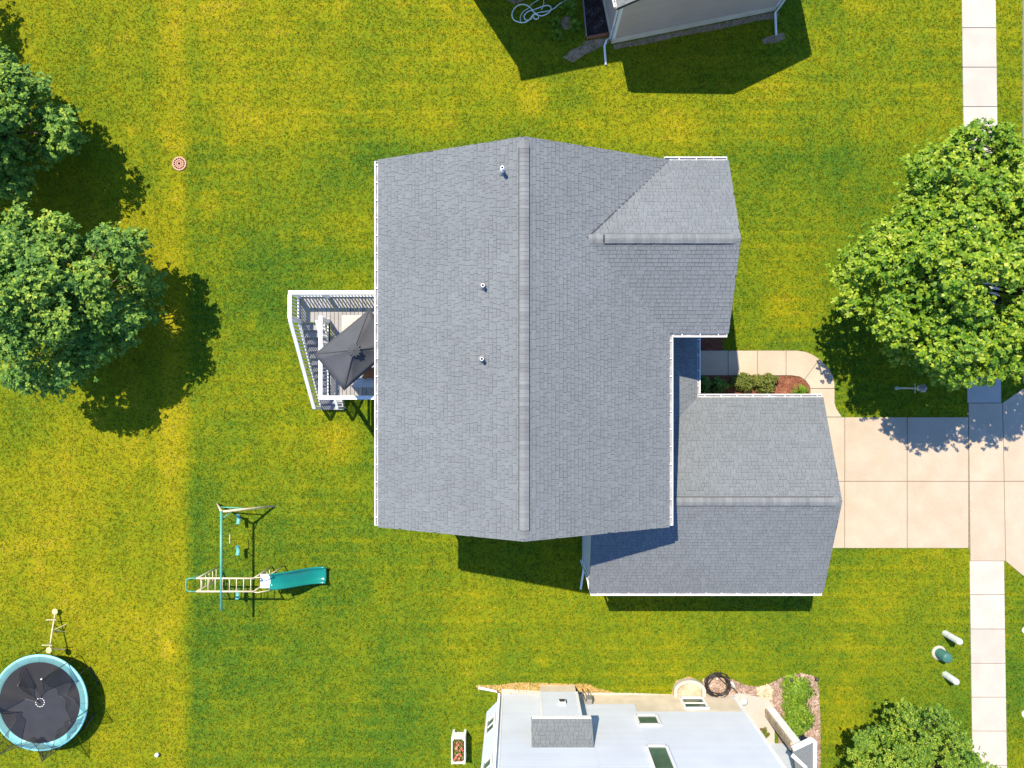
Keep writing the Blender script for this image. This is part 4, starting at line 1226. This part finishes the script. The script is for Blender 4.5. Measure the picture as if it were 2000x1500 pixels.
# ground along the south house: dry strip, concrete strip, gravel bed, patio
patch('dry_strip', pp((930,1339),(975,1338),(1010,1333),(1060,1334),(1120,1336),(1150,1336),(1165,1344),(1200,1353),(1260,1360),(1310,1362),(1314,1345),(1320,1330),(1345,1321),(1368,1332),(1372,1352),(1316,1360),(1316,1372),(978,1372),(972,1350),(932,1347)), M['soil'], M['straw'], 5200, 0.09, 0.02)
cs = sheet('concrete_strip', pp((980,1345),(1072,1350),(1140,1352),(1235,1353),(1312,1356),(1312,1360),(980,1357)), M['concrete_pale'], None, 0.02); cs['kind'] = 'structure'
gp = pp((1372,1326),(1400,1322),(1430,1326),(1455,1338),(1480,1341),(1505,1335),(1530,1321),(1562,1315),(1590,1320),(1599,1345),(1602,1400),(1602,1640),(1520,1640),(1520,1400),(1500,1392),(1440,1388),(1374,1385))
bed('gravel_bed', gp, M['pebble_base'], M['pebble'], 9000, 0.06, 0.045)
pt = sheet('patio', pp((1433,1356),(1440,1352),(1500,1364),(1512,1384),(1512,1452),(1433,1452)), M['concrete_pale'], None, 0.045); pt['kind'] = 'structure'
sp_ = [P(u, v) for u, v in ((1478,1345),(1500,1336),(1508,1348),(1506,1366),(1488,1366),(1480,1356))]
c_ = scatter_chips('pale_stones', sp_, 260, 0.10, 0.07, M['palegravel'], 0.03); c_['kind'] = 'stuff'
# window well
ww = thing('window_well', 'arched pale concrete window well filled with gravel against the white house', 'window well', P(1345,1360))
arch_o = [(1314,1357)] + [(1345-31*math.cos(a), 1346-22*math.sin(a)) for a in [math.pi*k/16 for k in range(17)]] + [(1376,1357)]
arch_i = [(1321,1357)] + [(1345-24*math.cos(a), 1346-15*math.sin(a)) for a in [math.pi*k/16 for k in range(17)]] + [(1369,1357)]
mb = MB(); n = len(arch_o)
vs = [P(u,v,0.22) for u,v in arch_o] + [P(u,v,0.22) for u,v in arch_i] + [P(u,v,-0.02) for u,v in arch_o] + [P(u,v,-0.02) for u,v in arch_i]
fs = []
for i in range(n-1):
    fs += [(i,i+1,n+i+1,n+i),(2*n+i,2*n+i+1,i+1,i),(n+i,n+i+1,3*n+i+1,3*n+i)]
mb.add(vs, fs); mb.build('curb', M['concrete_pale'], ww)
poly = [P(u,v) for u,v in arch_i]
sheet('gravel_floor', poly, M['palegravel'], ww, 0.016)
c_ = scatter_chips('gravel', poly, 900, 0.05, 0.04, M['palegravel'], 0.02, ww); c_['kind'] = 'stuff'
NOGRASS += [[P(u,v) for u,v in arch_o]]
window(sh, ((X(1322)+X(1368))/2,yw+0.01,0.40), (1,0), (0,1), 0.86, 0.85, 'cellar_window')
# coiled black hose
pts = []
for k in range(110):
    a = k*0.42; r_ = 0.44 + 0.05*math.sin(k*0.31) + 0.04*math.sin(k*1.1)
    pts.append(P(1399,1334,0.05+0.0022*k) + Vector((r_*math.cos(a)+0.03*math.sin(k*.17), r_*0.95*math.sin(a), 0)))
pts += [P(1420,1338,0.06), P(1432,1344,0.05), P(1440,1353,0.06)]
mb = MB(); mb.tube(pts, 0.02, 6); tag(mb.build('hose_coil', M['hose_black'], None, True, origin=P(1399,1334)), 'black hose coiled on the gravel bed against the white house', 'hose')
mb = MB()
for k in range(30):
    a = random.uniform(0,6.28); 
pc_ = thing('vent_cap', 'round pale metal cap standing in the gravel bed', 'vent cap', P(1450,1366))
mb = MB(); mb.lathe([(0.0,0.30),(0.10,0.27),(0.16,0.20),(0.15,0.17),(0.07,0.16),(0.07,0.0)], P(1450,1366), 18); mb.build('hood', M['utility_white'], pc_, True)
mb = MB(); mb.tube([P(1427,1330,0.06), P(1435,1342,0.06)], 0.05, 8); tag(mb.build('pipe_offcut', M['utility_white'], None, True, origin=P(1428,1344)), 'short white pipe lying on the gravel bed beside the black hose', 'pipe')
# potted plant on the patio, rocks
pot = thing('plant_pot', 'round brown planted pot on the pale patio of the white house', 'pot', P(1492,1440))
mb = MB(); mb.lathe([(0.09,0),(0.14,0.24),(0.15,0.26),(0.13,0.26),(0.12,0.22),(0.0,0.22)], P(1486,1425,0.045), 16); mb.build('pot_body', M['brick'], pot, True)
bp = P(1486,1425,0.045)
V_, f_ = leaf_rosettes(np.array(bp)+rng.normal(0,0.07,(60,3))*np.array([1,1,0.5])+np.array([0,0,0.3]), np.tile(np.array([[0,0,1.0]]),(60,1))+rng.normal(0,.4,(60,3)), 5, 0.07, 0.05)
np_mesh('foliage', V_, f_, M['leaf_bush'], pot)
for k, (u,v) in enumerate(((1541,1322),(1590,1321))):
    o = thing('path_light', ('small black path light at the left of the gravel bed corner' if k == 0 else 'small black path light at the right of the gravel bed corner'), 'light', P(u,v))
    mb = MB(); mb.tube([P(u,v,0),P(u,v,0.3)], 0.012, 6); mb.build('stake', M['darkmetal'], o)
    mb = MB(); mb.lathe([(0.0,0.36),(0.05,0.34),(0.075,0.30),(0.0,0.29)], P(u,v), 12); mb.build('hood', M['darkmetal'], o)
bush('hosta', 'bright green leafy clump nearest the lawn in the gravel bed', P(1553,1348), 0.50, 0.55, 0.45, M['leaf_hosta'], 420, 0.17, 0.075, 51, 4, 'plant', 'green clumps in the gravel bed')
bush('hosta', 'long bright green leafy clump beside the porch roof of the white house', P(1552,1398), 0.52, 0.75, 0.45, M['leaf_hosta'], 520, 0.17, 0.075, 52, 4, 'plant', 'green clumps in the gravel bed')

# raised planter with flowers
pl = thing('raised_planter', 'white raised planter box on legs with red and pink flowers', 'planter', P(898,1449))
x0, x1, y0, y1 = X(884.5), X(911.5), Y(1474), Y(1424); zt_ = 0.66
for (a,b_,c_,d_) in ((x0,x1,y0,y0+0.06),(x0,x1,y1-0.06,y1)):
    mb = MB(); mb.box(a,b_,c_,d_,0.22,zt_); mb.build('end_panel', M['white'], pl, bevel=0.006)
for (a,b_) in ((x0,x0+0.05),(x1-0.05,x1)):
    mb = MB(); mb.box(a+0.002,b_-0.002,y0+0.061,y1-0.061,0.22,zt_-0.004); mb.build('side_panel', M['white'], pl, bevel=0.006)
for px_ in (x0+0.05,x1-0.05):
    for py_ in (y0+0.05,y1-0.05):
        mb = MB(); mb.box(px_-.047,px_+.047,py_-.047,py_+.047,0,zt_+0.03); mb.build('leg', M['white'], pl, bevel=0.006)
mb = MB(); mb.box(x0+0.05,x1-0.05,y0+0.06,y1-0.06,0.30,0.58); mb.build('soil', M['mulch_base'], pl)
cen = np.stack([rng.uniform(x0+0.1,x1-0.1,90), rng.uniform(y0+0.12,y1-0.12,90), rng.uniform(0.60,0.72,90)],1)
V_, f_ = leaf_rosettes(cen, np.tile([[0,0,1.0]],(90,1))+rng.normal(0,.3,(90,3)), 5, 0.06, 0.05); np_mesh('foliage', V_, f_, M['leaf_bush'], pl)
cen = cen[:26] + np.array([0,0,0.06])
V_, f_ = leaf_rosettes(cen, np.tile([[0,0,1.0]],(26,1))+rng.normal(0,.3,(26,3)), 6, 0.045, 0.045); np_mesh('flowers', V_, f_, M['flower'], pl)

# ------------------------------------------------------------------ front bed plants
bush('flowering_shrub', 'rounded shrub with reddish tips nearest the porch in the sunny mulch bed', P(1446,747), 0.42, 0.30, 0.55, M['leaf_bush'], 620, 0.075, 0.045, 61, 5, 'shrub', 'shrubs in the front mulch bed')
bush('flowering_shrub', 'second rounded shrub in the mulch bed, beside the bare mulch', P(1490,749), 0.42, 0.36, 0.55, M['leaf_bush'], 680, 0.075, 0.045, 62, 5, 'shrub', 'shrubs in the front mulch bed')
bush('shaded_shrub', 'small shrub in the shaded corner of the bed against the porch gutter', P(1374,752), 0.22, 0.32, 0.4, M['leaf_teal'], 260, 0.07, 0.045, 63, 5, 'shrub', 'shrubs in the front mulch bed')
bush('shaded_shrub', 'small dark shrub in shade between the porch and the first sunny shrub', P(1402,753), 0.28, 0.28, 0.4, M['leaf_teal'], 260, 0.07, 0.045, 64, 5, 'shrub', 'shrubs in the front mulch bed')
blade_clump('daylily', 'bright green arching grassy clump at the end of the mulch bed', P(1558,769), 0.40, 0.30, M['leaf_hosta'], 170, 0.028, 65)

# ------------------------------------------------------------------ yard: lamp, pedestals, grate, balls
lp = thing('lamp_post', 'slim lamp post with glass lantern on the lawn in tree shade', 'lamp post', P(1750,758))
mb = MB(); mb.lathe([(0.07,0),(0.07,0.10),(0.035,0.16),(0.032,1.45),(0.05,1.47),(0.05,1.50)], P(1750,758), 12); mb.build('post', M['utility_white'], lp, True)
mb = MB(); mb.lathe([(0.05,1.50),(0.10,1.54),(0.13,1.80),(0.125,1.80),(0.09,1.54)], P(1750,758), 6); mb.build('lantern', M['utility_white'], lp)
mb = MB(); mb.lathe([(0.17,1.80),(0.10,1.90),(0.03,1.94),(0.0,1.99)], P(1750,758), 6); mb.build('lantern_roof', M['pipe'], lp)
mb = MB(); mb.tube([P(1750,758,1.3)+Vector((0,-0.18,0)), P(1750,758,1.3)+Vector((0,0.18,0))], 0.014, 6); mb.build('cross_bar', M['utility_white'], lp)

def pedestal(u, v, r, h, mat, label, pad=False):
    p = P(u,v)
    o = thing('utility_pedestal', label, 'utility box', p, 'utility pedestals by the sidewalk')
    mb = MB(); mb.lathe([(r*1.02,0),(r*1.02,0.05),(r,0.06),(r,h-r*0.5),(r*0.88,h-r*0.2),(r*0.55,h-0.01),(0.0,h)], p, 20); mb.build('shell', mat, o, True)
    mb = MB(); mb.lathe([(r+0.008,h*0.34),(r+0.008,h*0.40)], p, 20); mb.build('band', mat, o, True)
    if pad:
        mb = MB(); mb.lathe([(0.0,0.05),(0.27,0.05),(0.29,0.0)], p, 24); mb.build('pad', M['concrete_pale'], o, True)
    NOGRASS.append([(p.x-r,p.y-r),(p.x+r,p.y-r),(p.x+r,p.y+r),(p.x-r,p.y+r)])
pedestal(1846,1237, 0.125, 0.95, M['utility_white'], 'pale round utility pedestal farthest from the tree, by the sidewalk')
pedestal(1834,1275, 0.20, 0.60, M['utility_green'], 'wide dark green utility pedestal on a round concrete pad', True)
pedestal(1846,1317, 0.125, 0.75, M['utility_white'], 'pale round utility pedestal nearest the tree by the sidewalk')
pedestal(2001,1231, 0.12, 0.08, M['utility_white'], 'low pale cover at the right edge, opposite the farthest pedestal')
pedestal(2002,1394, 0.15, 0.08, M['utility_white'], 'low pale cover at the right edge, nearest the bottom corner')

gr = thing('drain_grate', 'round rusty pink drain grate set in the lawn', 'drain', P(351,320))
c = P(351,320)
mb = MB(); mb.lathe([(0.0,0.012),(0.24,0.012),(0.24,0.0)], c, 28); mb.build('shaft_dark', M['black'], gr)  # flat black disc painted for the darkness below the grate
for r0, r1 in ((0.225,0.275),(0.135,0.165),(0.05,0.085)):
    mb = MB(); mb.lathe([(r0,0.015),(r0,0.045),(r1,0.045),(r1,0.0)], c, 32); mb.build('ring', M['terracotta'], gr)
for k in range(16):
    a = 2*math.pi*k/16; d = Vector((math.cos(a),math.sin(a),0))
    mb = MB(); mb.beam(c+d*0.07+Vector((0,0,0.03)), c+d*0.24+Vector((0,0,0.03)), 0.020, 0.024); mb.build('bar', M['terracotta'], gr)
NOGRASS.append([(c.x+0.27*math.cos(2*math.pi*k/16), c.y+0.27*math.sin(2*math.pi*k/16)) for k in range(16)])
def ball(u, v, label):
    mb = MB(); r = 0.085
    prof = [(r*math.sin(math.pi*k/10), r-r*math.cos(math.pi*k/10)) for k in range(11)]
    mb.lathe(prof, P(u,v,0.01), 18)
    o = mb.build('ball', M['white'], None, True, origin=P(u,v,0.01)); tag(o, label, 'ball', 'white balls left on the grass')
ball(12,745,'white ball on the grass by the left edge under the maple')
ball(309,1472,'white ball on the grass to the right of the trampoline')

# ------------------------------------------------------------------ swing set
ZW = 1.70
ss = thing('swing_set', 'green and tan metal swing set with monkey bars and a teal slide', 'swing set', P(475,1090))
q = 1-ZW/H
bx = X(1015-583*q); b0 = Y(755+243*q); b1 = Y(755+437*q)
mb = MB(); mb.tube([(bx,b0,ZW),(bx,b1,ZW)], 0.046, 10); mb.build('top_beam', M['green_steel'], ss, True)
for u,v in ((424,983),(538,988)):
    mb = MB(); mb.tube([(bx,b0-0.03,ZW-0.02), P(u,v,0.0)], 0.040, 8); mb.build('leg', M['tan_steel'], ss, True)
fa = Vector((bx,b0-0.03,ZW-0.02)); fb = P(424,983); fc = P(538,988)
mb = MB(); mb.tube([fa.lerp(fb,0.55), fa.lerp(fc,0.5)], 0.024, 8); mb.build('leg_brace', M['green_steel'], ss, True)
mb = MB(); mb.tube([Vector((bx,b0-0.3,ZW)), fa.lerp(fc,0.22)], 0.02, 8); mb.build('corner_brace', M['green_steel'], ss, True)
# monkey bars
mx0, mx1 = X(424), X(528); my0, my1 = Y(1106), Y(1130)
for y_ in (my0,my1):
    for x_ in (mx0,mx1):
        mb = MB(); mb.tube([(x_,y_,ZW-0.02),(x_+(0.10 if x_ == mx0 else 0.06),y_,0)], 0.028, 8); mb.build('post', M['tan_steel'], ss, True)
    mb = MB(); mb.tube([(mx0-0.02,y_,ZW),(mx1+0.02,y_,ZW)], 0.034, 8); mb.build('ladder_rail', M['tan_steel'], ss, True)
for k in range(8):
    x_ = mx0 + (mx1-mx0)*(k+0.6)/8
    mb = MB(); mb.tube([(x_,my0,ZW),(x_,my1,ZW)], 0.018, 6); mb.build('rung', M['tan_steel'], ss, True)
for k in range(5):
    z = 0.25+k*0.27; x_ = mx0+0.09*(1-z/ZW)
    mb = MB(); mb.tube([(x_,my0,z),(x_,my1,z)], 0.016, 6); mb.build('ladder_rung', M['tan_steel'], ss, True)
lx = mx0-0.40
mb = MB(); mb.tube([(mx0,my0,ZW),(lx+0.12,my0,ZW),(lx+0.03,my0-0.03,ZW),(lx,my0-0.12,ZW),(lx,my1+0.12,ZW),(lx+0.03,my1+0.03,ZW),(lx+0.12,my1,ZW),(mx0,my1,ZW)], 0.022, 8); mb.build('end_loop', M['green_steel'], ss, True)
mb = MB(); mb.tube([(lx+0.05,my0-0.05,ZW),(mx0+0.05,my0,ZW*0.55)], 0.015, 6); mb.build('loop_brace', M['green_steel'], ss, True)
# platform, slide ladder and slide
zp = 1.22
mb = MB(); mb.box(X(531),X(550),my1-0.02,my0+0.02,zp-0.04,zp); mb.build('platform', M['white'], ss, bevel=0.01)
for y_ in (my0+0.03,my1-0.03):
    mb = MB(); mb.tube([(X(528),y_,ZW-0.02),(X(536),y_,ZW+0.02),(X(551),y_,zp+0.28),(X(553),y_,zp)], 0.02, 8); mb.build('hand_rail', M['tan_steel'], ss, True)
    mb = MB(); mb.tube([(X(551),y_,zp),(X(556),y_,0)], 0.022, 8); mb.build('platform_leg', M['tan_steel'], ss, True)
for k in range(4):
    z = 0.25+k*0.26
    mb = MB(); mb.tube([(X(531),my0,z),(X(531),my1,z)], 0.016, 6); mb.build('ladder_rung', M['tan_steel'], ss, True)
mb = MB(); n = 18; vs = []
xs0, xs1 = X(549), X(640); yc = (my0+my1)/2; hw = 0.285
for i in range(n+1):
    t = i/n
    x_ = xs0 + (xs1-xs0)*t
    z = zp*(1-t)**1.25*1.0 + 0.10*math.sin(t*math.pi*2.0)*0.9 + 0.20*t
    yy = yc - 0.03*t
    for (dy, dz) in ((-hw-0.03,0.11),(-hw,0.135),(-hw+0.05,0.09),(-hw+0.09,0.02),(-0.10,0.0),(0.10,0.0),(hw-0.09,0.02),(hw-0.05,0.09),(hw,0.135),(hw+0.03,0.11)):
        vs.append((x_, yy+dy*(1+0.08*t), z+dz))
fs = [(i*10+k, (i+1)*10+k, (i+1)*10+k+1, i*10+k+1) for i in range(n) for k in range(9)]
mb.add(vs, fs); sl = mb.build('slide', M['slide'], ss, True)
so = sl.modifiers.new('thick','SOLIDIFY'); so.thickness = 0.02
mb = MB(); mb.tube([(xs1-0.05,yc-0.03-0.2,0.22),(xs1-0.1,yc-0.03-0.2,0)], 0.02, 6); mb.tube([(xs1-0.05,yc-0.03+0.2,0.22),(xs1-0.1,yc-0.03+0.2,0)], 0.02, 6); mb.build('slide_foot', M['green_steel'], ss)
# swings
def swing(v, dx):
    yv = (V0 - v)*(H-0.5)/F
    sx = bx + dx; z0 = 0.52
    mb = MB(); vs = []; n = 10
    for i in range(n+1):
        t = i/n; y_ = yv - 0.19 + 0.38*t
        z = z0 - 0.09*math.sin(math.pi*t)
        for d in (-0.07,0.07): vs.append((sx+d, y_, z))
    mb.add(vs, [(2*i,2*i+1,2*i+3,2*i+2) for i in range(n)])
    s_ = mb.build('swing_seat', M['seatgreen'], ss, True)
    m_ = s_.modifiers.new('thick','SOLIDIFY'); m_.thickness = 0.014
    for y_ in (-0.19,0.19):
        mb = MB(); mb.tube([(sx,yv+y_,z0),(bx,yv+y_*1.1,ZW-0.05)], 0.008, 5); mb.build('chain', M['chain'], s_)
for v, dx in ((1014,0.12),(1075,0.10),(1161,0.09)): swing(v, dx)
yv = (V0-1052)*(H-1.0)/F
mb = MB(); mb.tube([(bx+0.02,yv-0.2,1.0),(bx+0.02,yv+0.2,1.0)], 0.016, 6); tz = mb.build('trapeze_bar', M['tan_steel'], ss)
for y_ in (-0.19,0.19):
    mb = MB(); mb.tube([(bx+0.02,yv+y_,1.0),(bx,yv+y_,ZW-0.04)], 0.008, 5); mb.build('chain', M['chain'], tz)

# ------------------------------------------------------------------ trampoline
tc = P(103,1355.7); TR = 1.85; TZ = 0.74
tp = thing('trampoline', 'round trampoline with turquoise pad and sagging black safety net', 'trampoline', tc)
mb = MB(); mb.lathe([(0.0,TZ-0.03),(0.8,TZ-0.028),(TR-0.26,TZ-0.01)], tc, 48); mb.build('jump_mat', M['mat'], tp, True)
npan = 12
for k in range(npan):
    vs = []; m_ = 6
    for i in range(m_+1):
        a = 2*math.pi*(k + (i/m_)*0.992)/npan
        for r_, z in ((TR-0.29,TZ-0.004),(TR-0.26,TZ+0.022),(TR-0.02,TZ+0.026),(TR+0.01,TZ+0.005),(TR+0.01,TZ-0.05)):
            vs.append(tc + Vector((r_*math.cos(a), r_*math.sin(a), z)))
    mb = MB(); mb.add(vs, [(i*5+j, i*5+j+1, (i+1)*5+j+1, (i+1)*5+j) for i in range(m_) for j in range(4)])
    mb.build('pad', M['turquoise'], tp, True)
mb = MB(); mb.tube([tc+Vector((TR*math.cos(a),TR*math.sin(a),TZ-0.03)) for a in [2*math.pi*k/48 for k in range(48)]], 0.022, 6, closed=True); mb.build('frame_ring', M['darkmetal'], tp, True)
for k in range(6):
    a = 2*math.pi*(k+0.2)/6; b_ = a+0.42
    p0 = tc+Vector((TR*math.cos(a),TR*math.sin(a),0)); p1 = tc+Vector((TR*math.cos(b_),TR*math.sin(b_),0))
    mb = MB(); mb.tube([p0+Vector((0,0,TZ-0.04)), p0*1.0+Vector((0,0,0.03)), p1+Vector((0,0,0.03)), p1+Vector((0,0,TZ-0.04))], 0.022, 6); mb.build('leg_frame', M['darkmetal'], tp)
for k in range(12):
    a = 2*math.pi*k/12
    vs = []
    for r_ in (0.155,0.180):
        for da in (-0.15,0.15): vs.append(tc+Vector((r_*math.cos(a+da), r_*math.sin(a+da), TZ-0.022)))
    mb = MB(); mb.add(vs, [(0,1,3,2)][::-1]); mb.build('centre_mark', M['white'], tp)
pa = [R(d) for d in (55, -8, -62, 238, 175, 112)]
hts = [2.15, 1.75, 1.85, 1.95, 1.9, 1.35]
tops = []
for a, h in zip(pa, hts):
    lean_ = 0.05 if h > 1.5 else 0.9
    p0 = tc+Vector(((TR+0.06)*math.cos(a),(TR+0.06)*math.sin(a),0.12)); p1 = tc+Vector(((TR+0.05-lean_)*math.cos(a),(TR+0.05-lean_)*math.sin(a),h))
    tops.append(p1)
    mb = MB(); mb.tube([p0,p0.lerp(p1,0.5),p1], 0.017, 6); po = mb.build('net_pole', M['darkmetal'], tp, True)
    mb = MB(); mb.lathe([(0.028,-0.02),(0.028,0.02),(0.0,0.035)], p1, 8); mb.build('pole_cap', M['white'] if h > 2 else M['darkmetal'], po)
# net: hung from the pole tops, fallen inward between them
n, mrow = 16, 12
rdm = random.Random(5)
for k in range(6):
    a0, a1 = pa[k], pa[(k+1) % 6]
    if a1 > a0: a1 -= 2*math.pi
    t0, t1 = tops[k], tops[(k+1) % 6]
    sag = (0.8,0.6,0.7,1.0,1.25,1.3)[k]; inn = (0.40,0.22,0.3,0.8,1.15,1.0)[k]
    vs = []
    for j in range(mrow+1):
        q_ = j/mrow
        for i in range(n+1):
            t = i/n; s_ = math.sin(math.pi*t)
            a = a0+(a1-a0)*t
            foot = tc+Vector(((TR-0.06)*math.cos(a),(TR-0.06)*math.sin(a),TZ+0.02))
            tp_ = t0.lerp(t1, t); tp_.z -= sag*s_
            rad = Vector((tc.x-tp_.x, tc.y-tp_.y, 0))
            tp_ += rad.normalized()*inn*s_
            p = foot.lerp(tp_, q_)
            p += rad.normalized()*(0.30*math.sin(math.pi*q_)*s_ + 0.10*math.sin(17*t+3*k)*q_*s_)
            p.z += 0.05*math.sin(11*t+k)*s_*q_
            p.z = max(p.z, TZ+0.03)
            vs.append(p)
    mb = MB(); mb.add(vs, [(j*(n+1)+i, j*(n+1)+i+1, (j+1)*(n+1)+i+1, (j+1)*(n+1)+i) for j in range(mrow) for i in range(n)])
    ne = mb.build('net_panel', M['net'], tp, True)
    mb = MB(); mb.tube(vs[mrow*(n+1):], 0.010, 5); mb.build('net_hem', M['darkmetal'], ne)
# loose flap of net hanging over the rim
vs = []
for j in range(9):
    q_ = j/8
    for i in range(9):
        t = i/8
        a = R(238+ (t-0.5)*34*(1-q_*0.85))
        r_ = TR + 0.02 + 0.42*q_
        vs.append(tc+Vector((r_*math.cos(a), r_*math.sin(a), TZ+0.03-0.62*q_+0.05*math.sin(5*t+4*q_))))
mb = MB(); mb.add(vs, [(j*9+i, j*9+i+1, (j+1)*9+i+1, (j+1)*9+i) for j in range(8) for i in range(8)]); mb.build('net_flap', M['net'], tp, True)

# ------------------------------------------------------------------ seesaw
sN = G(108,1197,0.16); sS = G(97,1267,0.72); sm = sN.lerp(sS,0.5)
sw_ = thing('seesaw', 'slim cream seesaw with round seats on the lawn above the trampoline', 'seesaw', (sm.x,sm.y,0))
mb = MB(); mb.tube([sN,sm+Vector((0,0,0.02)),sS], 0.028, 8); mb.build('beam', M['tan_steel'], sw_, True)
for p in (sN,sS):
    d = (p-sm).normalized()
    c = p + d*0.05 + Vector((0,0,0.03))
    mb = MB(); mb.lathe([(0.0,0.02),(0.10,0.025),(0.125,0.0),(0.10,-0.03),(0.0,-0.035)], c, 18); mb.build('seat', M['seat_cream'], sw_, True)
    h = p - d*0.20
    mb = MB(); mb.tube([h, h+Vector((0,0,0.2))], 0.014, 6); mb.tube([h+Vector((-0.2,0,0.2)), h+Vector((0.2,0,0.2))], 0.014, 6); mb.build('handle', M['tan_steel'], sw_)
for sx in (-1,1):
    mb = MB(); mb.tube([sm+Vector((0,0,0)), Vector((sm.x+0.26*sx, sm.y+0.10, 0))], 0.02, 6); mb.build('leg', M['seat_cream'], sw_)
    mb = MB(); mb.tube([sm+Vector((0,0,0)), Vector((sm.x+0.20*sx, sm.y-0.20, 0))], 0.02, 6); mb.build('leg', M['seat_cream'], sw_)

# ------------------------------------------------------------------ trees
tree('maple_tree', 'blue-green maple at the left edge, lower of the two left crowns', P(212,598), 3.05, 3.05, 2.9, M['leaf_teal'], 101, 130, 76, 0.62, 0.12, 0.088, conical=0.30)
tree('maple_tree', 'blue-green maple cut by the left edge, upper of the two left crowns', P(56,290), 2.85, 2.95, 2.7, M['leaf_teal'], 102, 120, 74, 0.62, 0.12, 0.088, conical=0.30)
tree('maple_tree', 'maple beyond the top left corner of which only the shadow shows', P(-142,0), 2.9, 2.5, 2.0, M['leaf_teal'], 103, 60, 50, 0.72, 0.125, 0.09)
tree('maple_tree', 'large bright green maple shading the sidewalk and driveway on the right', P(1748,574), 4.7, 3.95, 3.0, M['leaf_lime'], 104, 230, 78, 0.64, 0.115, 0.085, lean=(0.3,0.25))
tree('ornamental_tree', 'olive green tree over the sidewalk in the bottom right corner', P(1712,1428), 3.0, 2.35, 2.2, M['leaf_olive'], 105, 130, 64, 0.38, 0.085, 0.05, conical=0.2)

# ------------------------------------------------------------------ grass blades
def grass():
    x0, x1, y0, y1 = X(-110), X(2110), Y(1610), Y(-110)
    n = 265000
    p = np.stack([rng.uniform(x0,x1,n), rng.uniform(y0,y1,n)], 1)
    ok = np.ones(n, dtype=bool)
    for poly in NOGRASS:
        ok &= ~in_poly(p[:,0], p[:,1], poly)
    p = p[ok]; n = len(p)
    nb_ = 3
    V = np.zeros((n,nb_,3,3))
    for k in range(nb_):
        a = rng.uniform(0,2*np.pi,n); l = rng.uniform(0.035,0.085,n); w = rng.uniform(0.014,0.028,n); h = rng.uniform(0.018,0.055,n)
        o = rng.uniform(-0.03,0.03,(n,2))
        ca, sa = np.cos(a), np.sin(a)
        bx_ = p[:,0]+o[:,0]; by_ = p[:,1]+o[:,1]
        V[:,k,0] = np.stack([bx_-sa*w/2, by_+ca*w/2, np.full(n,0.0)],1)
        V[:,k,1] = np.stack([bx_+sa*w/2, by_-ca*w/2, np.full(n,0.0)],1)
        V[:,k,2] = np.stack([bx_+ca*l, by_+sa*l, h],1)
    f = np.arange(n*nb_*3).reshape(-1,3)
    o = np_mesh('grass', V, f, M['blade'])
    o['kind'] = 'stuff'; o['label'] = 'short mown grass of the lawns, yellowed in patches'; o['category'] = 'grass'
grass()
